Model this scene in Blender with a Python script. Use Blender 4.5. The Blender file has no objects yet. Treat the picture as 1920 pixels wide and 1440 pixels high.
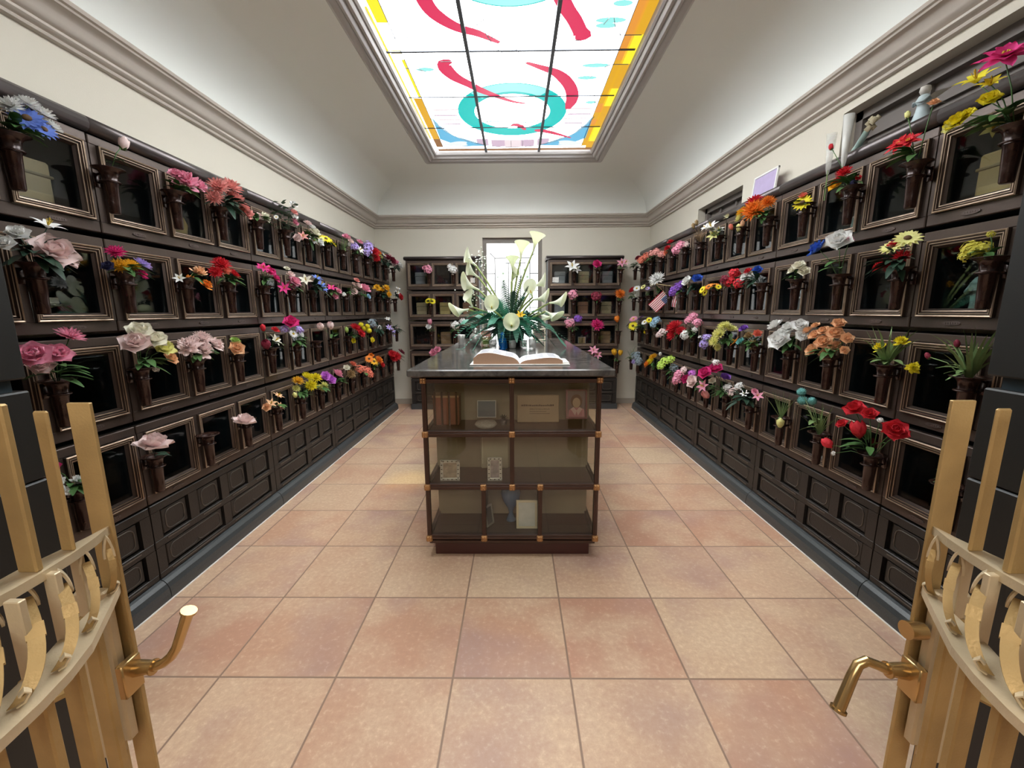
import bpy, math, random
from mathutils import Vector, Matrix, Euler
PI=math.pi
scene=bpy.context.scene
C=scene.collection
# ------------------------------------------------------------------ camera, world, light, exposure
F,PIT,YAW,ROL,H=775.8,.1747,-.0105,-.0051,1.4035
_cy,_sy,_cp,_sp,_cr,_sr=math.cos(YAW),math.sin(YAW),math.cos(PIT),math.sin(PIT),math.cos(ROL),math.sin(ROL)
_r=Vector((_cy,-_sy,0));_f=Vector((_sy*_cp,_cy*_cp,-_sp));_u=Vector((_sy*_sp,_cy*_sp,_cp))
_rx=_r*_cr+_u*_sr;_uy=-_r*_sr+_u*_cr
cd=bpy.data.cameras.new('camera');cam=bpy.data.objects.new('camera',cd);C.objects.link(cam)
cam.matrix_world=Matrix(((_rx.x,_uy.x,-_f.x,0),(_rx.y,_uy.y,-_f.y,0),(_rx.z,_uy.z,-_f.z,H),(0,0,0,1)))
cd.sensor_width=36;cd.lens=F/1920*36;cd.clip_start=.02
scene.camera=cam
scene.view_settings.view_transform='Standard';scene.view_settings.look='None'
scene.view_settings.exposure=0.0;scene.view_settings.gamma=1;scene.view_settings.use_curve_mapping=False
w=bpy.data.worlds.new('world');scene.world=w;w.use_nodes=True
w.node_tree.nodes['Background'].inputs[0].default_value=(1.0,.96,.90,1)
w.node_tree.nodes['Background'].inputs[1].default_value=1.0
SKY=13.0      # brightness of the stained glass skylight
WIN=2.6      # brightness of the window in the back wall
ld=bpy.data.lights.new('entrance_fill','AREA');lo=bpy.data.objects.new('entrance_fill',ld);C.objects.link(lo)  # unseen fill lamp added in the hallway to brighten the room from behind
ld.shape='RECTANGLE';ld.size=3.0;ld.size_y=1.6;ld.energy=125;ld.color=(1,.95,.88)
lo.location=(0,-1.5,2.85);lo.rotation_euler=(math.radians(42),0,0)
sd=bpy.data.lights.new('yellow_sun_patch','SPOT');so=bpy.data.objects.new('yellow_sun_patch',sd);C.objects.link(so)
sd.energy=160;sd.color=(1,.8,.12);sd.spot_size=math.radians(9);sd.spot_blend=1;sd.shadow_soft_size=.04
so.location=(-.86,4.2,3.2)
_d=Vector((-.92,3.3,0))-so.location;so.rotation_euler=_d.to_track_quat('-Z','Y').to_euler()
# ------------------------------------------------------------------ materials
MAT={}
def nmat(name):
    m=bpy.data.materials.new(name);m.use_nodes=True
    return m,m.node_tree.nodes,m.node_tree.links,m.node_tree.nodes['Principled BSDF']
def mat(name,col,rough=.6,metal=0,spec=.5,var=0,scale=8,bump=0,bscale=60,coat=0,trans=0):
    if name in MAT:return MAT[name]
    m,N,L,b=nmat(name)
    b.inputs['Base Color'].default_value=(*col,1);b.inputs['Roughness'].default_value=rough
    b.inputs['Metallic'].default_value=metal;b.inputs['Specular IOR Level'].default_value=spec
    b.inputs['Coat Weight'].default_value=coat
    if trans:b.inputs['Transmission Weight'].default_value=trans
    if var or bump:
        tc=N.new('ShaderNodeTexCoord')
        if var:
            n=N.new('ShaderNodeTexNoise');n.inputs['Scale'].default_value=scale;n.inputs['Detail'].default_value=5
            L.new(tc.outputs['Object'],n.inputs['Vector'])
            mx=N.new('ShaderNodeMix');mx.data_type='RGBA'
            mx.inputs[6].default_value=(*[c*(1-var) for c in col],1);mx.inputs[7].default_value=(*[min(1,c*(1+var)) for c in col],1)
            L.new(n.outputs['Fac'],mx.inputs[0]);L.new(mx.outputs[2],b.inputs['Base Color'])
        if bump:
            n2=N.new('ShaderNodeTexNoise');n2.inputs['Scale'].default_value=bscale;n2.inputs['Detail'].default_value=4
            L.new(tc.outputs['Object'],n2.inputs['Vector'])
            bp=N.new('ShaderNodeBump');bp.inputs['Strength'].default_value=bump;bp.inputs['Distance'].default_value=.01
            L.new(n2.outputs['Fac'],bp.inputs['Height']);L.new(bp.outputs['Normal'],b.inputs['Normal'])
    MAT[name]=m;return m
def emat(name,col,s):
    if name in MAT:return MAT[name]
    m,N,L,b=nmat(name);b.inputs['Base Color'].default_value=(.02,.02,.02,1);b.inputs['Roughness'].default_value=.3
    b.inputs['Emission Color'].default_value=(*col,1);b.inputs['Emission Strength'].default_value=s
    MAT[name]=m;return m
def glassmat(name,tint=(1,1,1),extra=.0):
    m,N,L,b=nmat(name);N.remove(b);out=N['Material Output']
    t=N.new('ShaderNodeBsdfTransparent');t.inputs[0].default_value=(*tint,1)
    g=N.new('ShaderNodeBsdfGlossy');g.inputs['Roughness'].default_value=.01
    fr=N.new('ShaderNodeFresnel');fr.inputs['IOR'].default_value=1.0
    ad=N.new('ShaderNodeMath');ad.operation='ADD';ad.use_clamp=True;ad.inputs[1].default_value=extra
    mx=N.new('ShaderNodeMixShader');L.new(fr.outputs[0],ad.inputs[0]);L.new(ad.outputs[0],mx.inputs[0])
    L.new(t.outputs[0],mx.inputs[1]);L.new(g.outputs[0],mx.inputs[2]);L.new(mx.outputs[0],out.inputs[0])
    MAT[name]=m;return m
M_wall=mat('wall_paint',(.67,.625,.53),.8,bump=.08,bscale=180)
M_cove=mat('cove_paint',(.82,.84,.80),.85)
M_corn=mat('cornice_paint',(.56,.50,.44),.6)
M_skyf=mat('skylight_frame_paint',(.46,.44,.43),.5)
M_bronze=mat('dark_bronze',(.088,.064,.053),.36,.5,.5,.3,7,.05,90)
M_bronze2=mat('black_bronze',(.030,.026,.023),.42,.4,.5,.3,6,.12,150)
M_trim=mat('worn_bronze_edge',(.38,.28,.20),.36,.6,.5,.35,40)
M_plate=mat('name_plate_bronze',(.12,.09,.08),.45,.6,.5,.5,120)
M_vase=mat('vase_bronze',(.036,.016,.012),.25,.35,.6,.3,20)
M_line=mat('niche_lining',(.010,.022,.030),.55)  # navy cast in the colour imitates teal reflections on the niche glass
M_glass=glassmat('niche_glass',(.82,.84,.84),.05)
M_iglass=glassmat('island_glass',(.92,.92,.88),.05)
M_brass=mat('aged_brass',(.44,.30,.125),.5,.45,.5,.3,14,.12,300)
M_brassl=mat('pale_brass',(.58,.48,.32),.45,.4,.5,.25,12,.08,200)  # lighter brass tone for the bands and smaller gate parts
M_handle=mat('polished_brass',(.50,.34,.15),.25,.85)
M_granite=mat('black_granite',(.006,.006,.005),.5,0,.5,.6,300)
M_mold=mat('base_granite',(.045,.05,.052),.3,0,.5,.4,200)
M_wood=mat('island_wood',(.050,.022,.014),.35,.2,.5,.3,12)
M_kick=mat('island_plinth',(.045,.010,.007),.3)
M_back=mat('island_lining',(.27,.23,.16),.7,0,.3,.2,6)
M_gold=mat('rosette_gold',(.42,.22,.09),.4,.6)
M_white=mat('white_paint',(.8,.8,.78),.5)
M_silver=mat('silver',(.75,.75,.72),.25,.55)
M_leaf=mat('leaf_green',(.055,.13,.035),.55,0,.4,.45,30)
M_dark=mat('leaf_dark',(.02,.05,.03),.5,0,.4,.4,30)
M_pale=mat('leaf_pale',(.17,.26,.10),.6,0,.3,.4,30)
M_sage=mat('leaf_sage',(.13,.20,.14),.6,0,.3,.4,30)
M_teal=mat('leaf_teal',(.11,.34,.24),.45,0,.4,.4,12)
M_dry=mat('dry_grass',(.28,.19,.10),.7,0,.3,.4,30)
M_cen=mat('flower_centre',(.10,.05,.015),.8)
M_ceny=mat('flower_centre_yellow',(.6,.42,.03),.7)
COL=dict(W=(.88,.88,.84),CR=(.86,.80,.62),Y=(.85,.66,.02),YO=(.85,.45,.02),LY=(.80,.76,.30),P=(.84,.32,.44),LP=(.88,.62,.60),HP=(.66,.03,.22),
R=(.60,.015,.03),DR=(.22,.01,.035),O=(.85,.24,.02),LO=(.84,.46,.26),SA=(.80,.33,.30),CO=(.80,.20,.13),PU=(.22,.08,.45),LV=(.45,.35,.72),BL=(.13,.22,.62),
BD=(.03,.11,.50),DB=(.03,.03,.10),LB=(.35,.55,.70),TE=(.15,.42,.40),GB=(.22,.27,.30),GR=(.35,.50,.12),LG=(.50,.68,.12),GY=(.55,.50,.06),TN=(.36,.24,.11),OR=(.62,.20,.68))
def petal(c):
    n='petal_'+c
    if n in MAT:return MAT[n]
    m,N,L,b=nmat(n);col=COL[c]
    b.inputs['Roughness'].default_value=.65;b.inputs['Specular IOR Level'].default_value=.25
    b.inputs['Base Color'].default_value=(*col,1)
    tc=N.new('ShaderNodeTexCoord');nz=N.new('ShaderNodeTexNoise');nz.inputs['Scale'].default_value=2.2
    L.new(tc.outputs['Object'],nz.inputs['Vector'])
    mx=N.new('ShaderNodeMix');mx.data_type='RGBA'
    mx.inputs[6].default_value=(*[min(.92,v*.9) for v in col],1);mx.inputs[7].default_value=(*[min(.95,v*1.3+.04) for v in col],1)
    L.new(nz.outputs['Fac'],mx.inputs[0]);L.new(mx.outputs[2],b.inputs['Base Color'])
    tr=N.new('ShaderNodeBsdfTranslucent');L.new(mx.outputs[2],tr.inputs[0])
    ms=N.new('ShaderNodeMixShader');ms.inputs[0].default_value=.25
    L.new(b.outputs[0],ms.inputs[1]);L.new(tr.outputs[0],ms.inputs[2]);L.new(ms.outputs[0],N['Material Output'].inputs[0])
    MAT[n]=m;return m
def floormat():
    m,N,L,b=nmat('terracotta_tiles');S=.4572
    tc=N.new('ShaderNodeTexCoord');sp=N.new('ShaderNodeSeparateXYZ');L.new(tc.outputs['Object'],sp.inputs[0])
    def ma(op,a,bv,c=None):
        n=N.new('ShaderNodeMath');n.operation=op
        for i,v in enumerate((a,bv)):
            if v is None:continue
            if isinstance(v,(int,float)):n.inputs[i].default_value=v
            else:L.new(v,n.inputs[i])
        return n.outputs[0]
    u=ma('DIVIDE',ma('ADD',sp.outputs[0],.2503),S);v=ma('DIVIDE',ma('SUBTRACT',sp.outputs[1],1.3827),S)
    fu=ma('FLOOR',u,None);fv=ma('FLOOR',v,None);ru=ma('FRACT',u,None);rv=ma('FRACT',v,None)
    def edge(r):return ma('MINIMUM',r,ma('SUBTRACT',1,r))
    e=ma('MINIMUM',edge(ru),edge(rv))
    cb=N.new('ShaderNodeCombineXYZ');L.new(fu,cb.inputs[0]);L.new(fv,cb.inputs[1])
    wn=N.new('ShaderNodeTexWhiteNoise');wn.noise_dimensions='2D';L.new(cb.outputs[0],wn.inputs['Vector'])
    ramp=N.new('ShaderNodeValToRGB');L.new(wn.outputs['Value'],ramp.inputs[0])
    cr=ramp.color_ramp;cr.elements[0].position=0;cr.elements[0].color=(0.598,0.390,0.247,1);cr.elements[1].position=1;cr.elements[1].color=(0.504,0.273,0.182,1)
    for p,c in ((.2,(0.650,0.507,0.338,1)),(.4,(0.540,0.304,0.196,1)),(.6,(0.624,0.436,0.293,1)),(.8,(0.572,0.345,0.221,1))):
        el=cr.elements.new(p);el.color=c
    off=N.new('ShaderNodeVectorMath');off.operation='MULTIPLY_ADD';L.new(cb.outputs[0],off.inputs[0]);off.inputs[1].default_value=(3.7,5.1,1);L.new(tc.outputs['Object'],off.inputs[2])
    n1=N.new('ShaderNodeTexNoise');n1.inputs['Scale'].default_value=3.5;n1.inputs['Detail'].default_value=5;L.new(off.outputs[0],n1.inputs['Vector'])
    n2=N.new('ShaderNodeTexNoise');n2.inputs['Scale'].default_value=45;n2.inputs['Detail'].default_value=8;n2.inputs['Roughness'].default_value=.7;L.new(off.outputs[0],n2.inputs['Vector'])
    n3=N.new('ShaderNodeTexNoise');n3.inputs['Scale'].default_value=2.2;n3.inputs['Detail'].default_value=3
    o2=N.new('ShaderNodeVectorMath');o2.operation='ADD';L.new(off.outputs[0],o2.inputs[0]);o2.inputs[1].default_value=(9,4,2);L.new(o2.outputs[0],n3.inputs['Vector'])
    def mix(f,a,bb,mode='MIX'):
        x=N.new('ShaderNodeMix');x.data_type='RGBA';x.blend_type=mode
        for i,vv in ((0,f),(6,a),(7,bb)):
            if isinstance(vv,(int,float)):x.inputs[i].default_value=vv
            elif isinstance(vv,tuple):x.inputs[i].default_value=vv
            else:L.new(vv,x.inputs[i])
        return x.outputs[2]
    def mr(s,a,bb,c,d):
        x=N.new('ShaderNodeMapRange');L.new(s,x.inputs[0])
        for i,vv in enumerate((a,bb,c,d)):x.inputs[i+1].default_value=vv
        return x.outputs[0]
    c1=mix(mr(n1.outputs['Fac'],.4,.7,0,.75),ramp.outputs[0],(0.725,0.569,0.388,1))
    c2=mix(mr(n3.outputs['Fac'],.5,.72,0,.75),c1,(0.360,0.228,0.216,1))
    c3=mix(mr(n2.outputs['Fac'],.35,.75,.55,0),c2,(0.413,0.237,0.163,1))
    c3b=mix(mr(n2.outputs['Fac'],.55,.7,0,.35),c3,(0.775,0.600,0.438,1))
    g=mr(e,.005,.011,1,0)
    c4=mix(g,c3b,(.26,.17,.12,1))
    L.new(c4,b.inputs['Base Color']);b.inputs['Roughness'].default_value=.5;b.inputs['Specular IOR Level'].default_value=.35
    hh=ma('SUBTRACT',ma('MULTIPLY',n2.outputs['Fac'],.35),g)
    bp=N.new('ShaderNodeBump');bp.inputs['Strength'].default_value=.3;bp.inputs['Distance'].default_value=.004
    L.new(hh,bp.inputs['Height']);L.new(bp.outputs['Normal'],b.inputs['Normal'])
    return m
M_floor=floormat()
def frosted(name,col,a):
    m,N,L,b=nmat(name);b.inputs['Base Color'].default_value=(*col,1);b.inputs['Roughness'].default_value=.15
    t=N.new('ShaderNodeBsdfTransparent');ms=N.new('ShaderNodeMixShader');ms.inputs[0].default_value=a
    L.new(t.outputs[0],ms.inputs[1]);L.new(b.outputs[0],ms.inputs[2]);L.new(ms.outputs[0],N['Material Output'].inputs[0]);return m
def marble():
    m,N,L,b=nmat('grey_marble');tc=N.new('ShaderNodeTexCoord')
    n=N.new('ShaderNodeTexNoise');n.inputs['Scale'].default_value=9;n.inputs['Detail'].default_value=8;n.inputs['Roughness'].default_value=.65;n.inputs['Distortion'].default_value=1.2
    L.new(tc.outputs['Object'],n.inputs['Vector']);r=N.new('ShaderNodeValToRGB');L.new(n.outputs['Fac'],r.inputs[0])
    r.color_ramp.elements[0].position=.35;r.color_ramp.elements[0].color=(.03,.03,.031,1)
    r.color_ramp.elements[1].position=.72;r.color_ramp.elements[1].color=(.14,.13,.12,1)
    L.new(r.outputs[0],b.inputs['Base Color']);b.inputs['Roughness'].default_value=.12;b.inputs['Specular IOR Level'].default_value=.5
    return m
M_marble=marble()
# ------------------------------------------------------------------ mesh helpers
class MB:
    def __init__(s):s.v=[];s.f=[];s.m=[]
    def add(s,vs,fs,mi=0):
        o=len(s.v);s.v+=[tuple(v) for v in vs];s.f+=[tuple(i+o for i in f) for f in fs];s.m+=[mi]*len(fs);return s
    def box(s,x0,x1,y0,y1,z0,z1,mi=0):
        return s.add([(x0,y0,z0),(x1,y0,z0),(x1,y1,z0),(x0,y1,z0),(x0,y0,z1),(x1,y0,z1),(x1,y1,z1),(x0,y1,z1)],
            [(0,3,2,1),(4,5,6,7),(0,1,5,4),(1,2,6,5),(2,3,7,6),(3,0,4,7)],mi)
    def bbox(s,x0,x1,y0,y1,z0,z1,b=.004,mi=0):  # box with bevelled long edges all round
        X=(x0,x1);Y=(y0,y1);Z=(z0,z1);v=[];idx={}
        for i in (0,1):
            for j in (0,1):
                for k in (0,1):
                    sx,sy,sz=(1-2*i)*b,(1-2*j)*b,(1-2*k)*b
                    for a in range(3):
                        p=[X[i]+sx,Y[j]+sy,Z[k]+sz];p[a]-=(sx,sy,sz)[a];idx[i,j,k,a]=len(v);v.append(tuple(p))
        f=[]
        for a in range(3):
            b1,b2=(a+1)%3,(a+2)%3
            for sde in (0,1):
                q=[]
                for u,w in ((0,0),(1,0),(1,1),(0,1)):
                    t=[0,0,0];t[a]=sde;t[b1]=u;t[b2]=w;q.append(idx[t[0],t[1],t[2],a])
                f.append(q if sde else q[::-1])
        for a in range(3):
            b1,b2=(a+1)%3,(a+2)%3
            for u in (0,1):
                for w in (0,1):
                    t0=[0,0,0];t1=[0,0,0];t1[a]=1
                    for t in (t0,t1):t[b1]=u;t[b2]=w
                    q=[idx[*t0,b1],idx[*t1,b1],idx[*t1,b2],idx[*t0,b2]]
                    f.append(q if (u^w) else q[::-1])
        for i in (0,1):
            for j in (0,1):
                for k in (0,1):
                    q=[idx[i,j,k,0],idx[i,j,k,1],idx[i,j,k,2]]
                    f.append(q if (i+j+k)%2 else q[::-1])
        return s.add(v,f,mi)
    def lathe(s,prof,n=16,c=(0,0,0),mi=0,cap=True):
        vs=[(c[0]+r*math.cos(2*PI*i/n),c[1]+r*math.sin(2*PI*i/n),c[2]+z) for r,z in prof for i in range(n)]
        fs=[(j*n+i,j*n+(i+1)%n,(j+1)*n+(i+1)%n,(j+1)*n+i) for j in range(len(prof)-1) for i in range(n)]
        if cap:fs+=[tuple(range(n))[::-1],tuple((len(prof)-1)*n+i for i in range(n))]
        return s.add(vs,fs,mi)
    def tube(s,pts,r,n=6,mi=0,closed=False):
        P=[Vector(p) for p in pts];rr=r if isinstance(r,(list,tuple)) else [r]*len(P);vs=[];N_=len(P)
        up=None
        for i,p in enumerate(P):
            a=P[(i-1)%N_] if (closed or i>0) else P[i];b=P[(i+1)%N_] if (closed or i<N_-1) else P[i]
            t=(b-a);t=t.normalized() if t.length>1e-9 else Vector((0,0,1))
            if up is None:up=t.orthogonal().normalized()
            up=(up-t*up.dot(t));up=up.normalized() if up.length>1e-6 else t.orthogonal().normalized()
            q=t.cross(up)
            for k in range(n):
                an=2*PI*k/n;vs.append(p+(up*math.cos(an)+q*math.sin(an))*rr[i])
        fs=[(j*n+k,j*n+(k+1)%n,((j+1)%N_)*n+(k+1)%n,((j+1)%N_)*n+k) for j in range(N_ if closed else N_-1) for k in range(n)]
        if not closed:fs+=[tuple(range(n))[::-1],tuple((N_-1)*n+k for k in range(n))]
        return s.add(vs,fs,mi)
    def prism(s,pts,z0,z1,mi=0):
        n=len(pts);vs=[(x,y,z0) for x,y in pts]+[(x,y,z1) for x,y in pts]
        return s.add(vs,[tuple(range(n))[::-1],tuple(range(n,2*n))]+[(i,(i+1)%n,n+(i+1)%n,n+i) for i in range(n)],mi)
    def strap(s,pts,wv,t,mi=0):  # flat strap: list of points, width vector, thickness
        P=[Vector(p) for p in pts];W=Vector(wv)*.5;vs=[]
        for i,p in enumerate(P):
            tg=(P[min(i+1,len(P)-1)]-P[max(i-1,0)]).normalized();nn=tg.cross(W.normalized()).normalized()*t*.5
            vs+=[p-W-nn,p+W-nn,p+W+nn,p-W+nn]
        fs=[(j*4+k,j*4+(k+1)%4,j*4+4+(k+1)%4,j*4+4+k) for j in range(len(P)-1) for k in range(4)]
        fs+=[(3,2,1,0),tuple(len(P)*4-4+k for k in range(4))]
        return s.add(vs,fs,mi)
    def xf(s,M):s.v=[tuple(M@Vector(v)) for v in s.v];return s
    def merge(s,o,M=None,mi=None):
        vs=[M@Vector(v) for v in o.v] if M else o.v;k=len(s.v)
        s.v+=[tuple(v) for v in vs];s.f+=[tuple(i+k for i in f) for f in o.f];s.m+=[mi if mi is not None else x for x in o.m];return s
    def mesh(s,name,mats,smooth=False):
        me=bpy.data.meshes.new(name);me.from_pydata(s.v,[],s.f);me.update()
        for m in (mats if isinstance(mats,(list,tuple)) else [mats]):me.materials.append(m)
        me.polygons.foreach_set('material_index',s.m)
        if smooth:
            me.polygons.foreach_set('use_smooth',[True]*len(s.f))
            if smooth=='angle':me.set_sharp_from_angle(angle=math.radians(38))
        me.update();return me
    def obj(s,name,mats,parent=None,smooth=False,loc=None):
        return mk(name,s.mesh(name,mats,smooth),parent,loc)
def mk(name,me,parent=None,loc=None):
    o=bpy.data.objects.new(name,me);C.objects.link(o)
    if parent:o.parent=parent
    if loc is not None:o.location=loc
    return o
def tag(o,label,cat,group=None):
    o['label']=label;o['category']=cat
    if group:o['group']=group
    return o
def thing(name,label,cat,loc=(0,0,0),rz=0,group=None):
    o=bpy.data.objects.new(name,None);C.objects.link(o);o.empty_display_size=.05
    o.location=loc;o.rotation_euler=(0,0,rz);return tag(o,label,cat,group)
def struct(o):o['kind']='structure';return o
def dup(o,parent=None):
    c=o.copy();C.objects.link(c);c.parent=parent
    for ch in list(o.children):dup(ch,c)
    return c
# ------------------------------------------------------------------ room shell
XL,XR,YB=-2.04,1.925,6.23
FY=-.4
struct(MB().box(-2.7,2.7,-3.5,YB+.2,-.1,0).obj('floor',M_floor))
struct(MB().box(XL-.1,XL,FY,YB+.1,0,2.75).obj('wall_left',M_wall))
# right wall with two recessed side windows
def wall_holes(name,x0,x1,holes,y0,y1,z1):
    b=MB();y=y0
    for a,c,zb,zt in holes:
        b.box(x0,x1,y,a,0,z1).box(x0,x1,a,c,0,zb).box(x0,x1,a,c,zt,z1);y=c
    b.box(x0,x1,y,y1,0,z1);return b.obj(name,M_wall)
HR=[(1.40,2.68,1.9,2.53),(3.76,4.63,1.9,2.445)]
struct(wall_holes('wall_right',XR,XR+.14,HR,FY,YB+.1,2.75))
M_wpan=mat('covered_window_panel',(.17,.145,.13),.6,0,.4,.2,5)
for n,(a,c,zb,zt) in enumerate(HR):
    r=MB();r.box(XR+.12,XR+.14,a,c,zb,zt);o=struct(r.obj('window_%d'%(n+2),M_wpan))
    fr=MB()
    for z in (zb,zt-.05):fr.box(XR+.075,XR+.12,a,c,z,z+.05)
    for y in (a,c-.05):fr.box(XR+.075,XR+.12,y,y+.05,zb,zt)
    for k in range(1,4):
        z=zb+(zt-zb)*k/4;fr.box(XR+.10,XR+.12,a+.05,c-.05,z,z+.012)
    for k in (1,2):
        y=a+(c-a)*k/3;fr.box(XR+.10,XR+.12,y,y+.02,zb+.05,zt-.05)
    fr.obj('window_frame',M_wpan,o)
    if n==0:
        for (ya,yb) in ((1.74,1.84),(1.62,1.70)):
            MB().box(XR+.112,XR+.119,ya,yb,2.235,2.262).obj('lit_gap',emat('lit_gap',(.75,.72,.42),.5),o)
# back wall with window
WX0,WX1,WZ0,WZ1=-.484,.380,.62,2.447
b=MB();b.box(XL,WX0,YB,YB+.2,0,2.75).box(WX1,XR,YB,YB+.2,0,2.75).box(WX0,WX1,YB,YB+.2,0,WZ0).box(WX0,WX1,YB,YB+.2,WZ1,2.75)
struct(b.obj('wall_back',M_wall))
M_wfr=mat('window_frame_paint',(.20,.175,.15),.55)
fr=MB()
fr.box(WX0,WX0+.055,YB+.05,YB+.12,WZ0,WZ1).box(WX1-.055,WX1,YB+.05,YB+.12,WZ0,WZ1).box(WX0+.055,WX1-.055,YB+.05,YB+.12,WZ1-.07,WZ1).box(WX0+.055,WX1-.055,YB+.05,YB+.12,WZ0,WZ0+.07)
win=struct(fr.obj('window_1',M_wfr))
g=MB();g.box(WX0+.05,WX1-.05,YB+.095,YB+.10,WZ0+.05,WZ1-.05)
g.obj('leaded_glass',emat('window_glow',(1,1,.98),WIN),win)
M_lead=mat('lead_came',(.12,.13,.14),.5,.3);M_leadt=mat('lead_thin',(.35,.36,.37),.5)
ld_=MB();cx=(WX0+WX1)/2
def wl(pts,r=.008):ld_.tube([(x,YB+.088,z) for x,z in pts],r,4)
wx0,wx1=WX0+.055,WX1-.055
for x in (wx0+.12,cx-.06,cx+.12,wx1-.12):wl([(x,.8),(x,2.17 if x in (wx0+.12,wx1-.12) else 2.10)])
wl([(wx0+.05,2.24),(wx0+.12,2.17),(wx1-.12,2.17),(wx1-.05,2.24)]);wl([(cx-.1,2.10),(cx+.2,2.10)])
for z in (1.95,1.7,1.45,1.2):wl([(wx0,z),(wx0+.12,z)]);wl([(wx1-.12,z),(wx1,z)])
ld_.obj('lead_came',M_lead,win)
gp=MB()
for x,z,s in ((-.19,1.95,.018),(-.18,1.85,.014),(-.2,1.75,.016),(.13,2.0,.02),(.1,1.85,.016),(.17,1.9,.02),(-.27,1.9,.012),(.2,1.75,.015),(-.16,1.62,.014),(.12,1.65,.014)):
    gp.prism([(x+s*math.cos(a*PI/3),z+s*math.sin(a*PI/3)) for a in range(6)],0,.004)
gp.xf(Matrix(((1,0,0,0),(0,0,1,YB+.086),(0,1,0,0),(0,0,0,1))))
gp.obj('coloured_glass_bit',emat('window_bits',(.45,.62,.42),1),win)
# hallway behind the entrance (seen only in reflections and from other positions)
M_hall=mat('hallway_paint',(.42,.39,.35),.8)
struct(MB().box(-2.6,2.6,-3.5,-3.4,0,3.0).obj('wall_hallway_back',M_hall))
struct(MB().box(-2.7,-2.6,-3.5,FY,0,3.0).obj('wall_hallway_left',M_hall))
struct(MB().box(2.6,2.7,-3.5,FY,0,3.0).obj('wall_hallway_right',M_hall))
struct(MB().box(-2.7,2.7,-3.5,FY-.05,3.0,3.1).obj('ceiling_hallway',M_hall))
struct(MB().box(-2.7,XL-.1,FY-.05,FY,0,3.0).box(XR+.1,2.7,FY-.05,FY,0,3.0).obj('wall_hallway_front',M_hall))
# baseboard on back wall
struct(MB().box(XL,WX0-.0,YB-.012,YB,0,.08).box(WX0,XR,YB-.012,YB,0,.08).obj('baseboard_back',mat('base_paint',(.38,.33,.27),.6)))
# cornice: profile (out from wall, z) swept left-back-right
def sweep(prof,name,m,y0,smooth='angle'):
    b=MB();n=len(prof)
    for k in range(4):
        for o,z in prof:
            b.v.append([(XL+o,y0,z),(XL+o,YB-o,z),(XR-o,YB-o,z),(XR-o,y0,z)][k])
    for k in range(3):
        for i in range(n-1):b.f.append((k*n+i,k*n+n+i,k*n+n+i+1,k*n+i+1));b.m.append(0)
    return b.obj(name,m,None,smooth)
prof=[(0,2.578),(.022,2.582),(.026,2.592),(.02,2.598),(.03,2.602),(.042,2.612),(.04,2.624),(.034,2.628),(.046,2.634),(.058,2.655),(.068,2.675),(.084,2.69),(.104,2.698),(.108,2.706),(.098,2.710),(.112,2.716),(.118,2.730),(.108,2.738),(.10,2.745)]
struct(sweep(prof,'trim_1',M_corn,FY))
# cove ceiling: quarter ellipse rising to the skylight surround
SX0,SX1,SY0,SY1=-1.09,1.04,1.25,5.42     # outer edge of skylight frame
GX0,GX1,GY0,GY1=-.93,.86,1.45,5.22        # glass
ZC,ZT=2.74,3.19
cv=MB();NC=14
rings=[]
for i in range(NC+1):
    t=i/NC*PI/2;s_=1-math.cos(t);zz=ZC+(ZT-ZC)*math.sin(t)
    xl=XL+.10+(SX0-XL-.10)*s_;xr=XR-.10+(SX1-XR+.10)*s_;yb=YB-.10+(SY1-YB+.10)*s_
    rings.append([(xl,FY,zz),(xl,yb,zz),(xr,yb,zz),(xr,FY,zz)])
for r in rings:cv.v+=r
for i in range(NC):
    for k in range(3):cv.f.append((i*4+k,i*4+4+k,i*4+5+k,i*4+1+k));cv.m.append(0)
cvo=struct(cv.obj('ceiling',M_cove,None,'angle'))
struct(MB().box(SX0,SX1,FY,SY0,ZT,ZT+.05).obj('ceiling_entrance',M_cove))
struct(MB().box(XL-.1,XR+.1,FY,.40,2.35,2.75).box(XL-.1,XR+.1,FY-.05,FY,2.35,3.3).obj('wall_front',M_wall))
# skylight surround
def rsweep(prof,name,m,parent=None):
    b=MB();n=len(prof)
    for o,z in prof:b.v+=[(SX0+o,SY0+o,z),(SX0+o,SY1-o,z),(SX1-o,SY1-o,z),(SX1-o,SY0+o,z)]
    for i in range(n-1):
        for k in range(4):b.f.append((i*4+k,i*4+4+k,i*4+4+(k+1)%4,i*4+(k+1)%4));b.m.append(0)
    return b.obj(name,m,parent,'angle')
sky=struct(rsweep([(-.02,3.195),(0,3.18),(.012,3.168),(.03,3.166),(.045,3.172),(.052,3.184),(.058,3.176),(.075,3.172),(.088,3.182),(.094,3.198),(.10,3.19),(.118,3.19),(.128,3.202),(.134,3.218),(.142,3.212),(.156,3.22),(.164,3.25),(.17,3.27)],'window_4',M_skyf))
sky.name='window_4'
ZG=3.255
def gl(name,b,c,s):return b.obj(name,emat('glass_'+c,dict(white=(.95,.98,1),teal=(0,.62,.58),red=(.80,.045,.13),yellow=(1,.80,.03),orange=(.85,.34,.05),amber=(.80,.42,.02),blue=(.13,.47,.72),lav=(.66,.48,.62),aqua=(.35,.90,.86),brown=(.30,.13,.04),pinkw=(.9,.76,.80),lily=(.88,.93,.93))[c],s),sky)
b=MB()
gl('white_pane',b.box(GX0-.02,GX1+.02,GY0-.02,GY1+.02,ZG,ZG+.006),'white',SKY)
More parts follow.
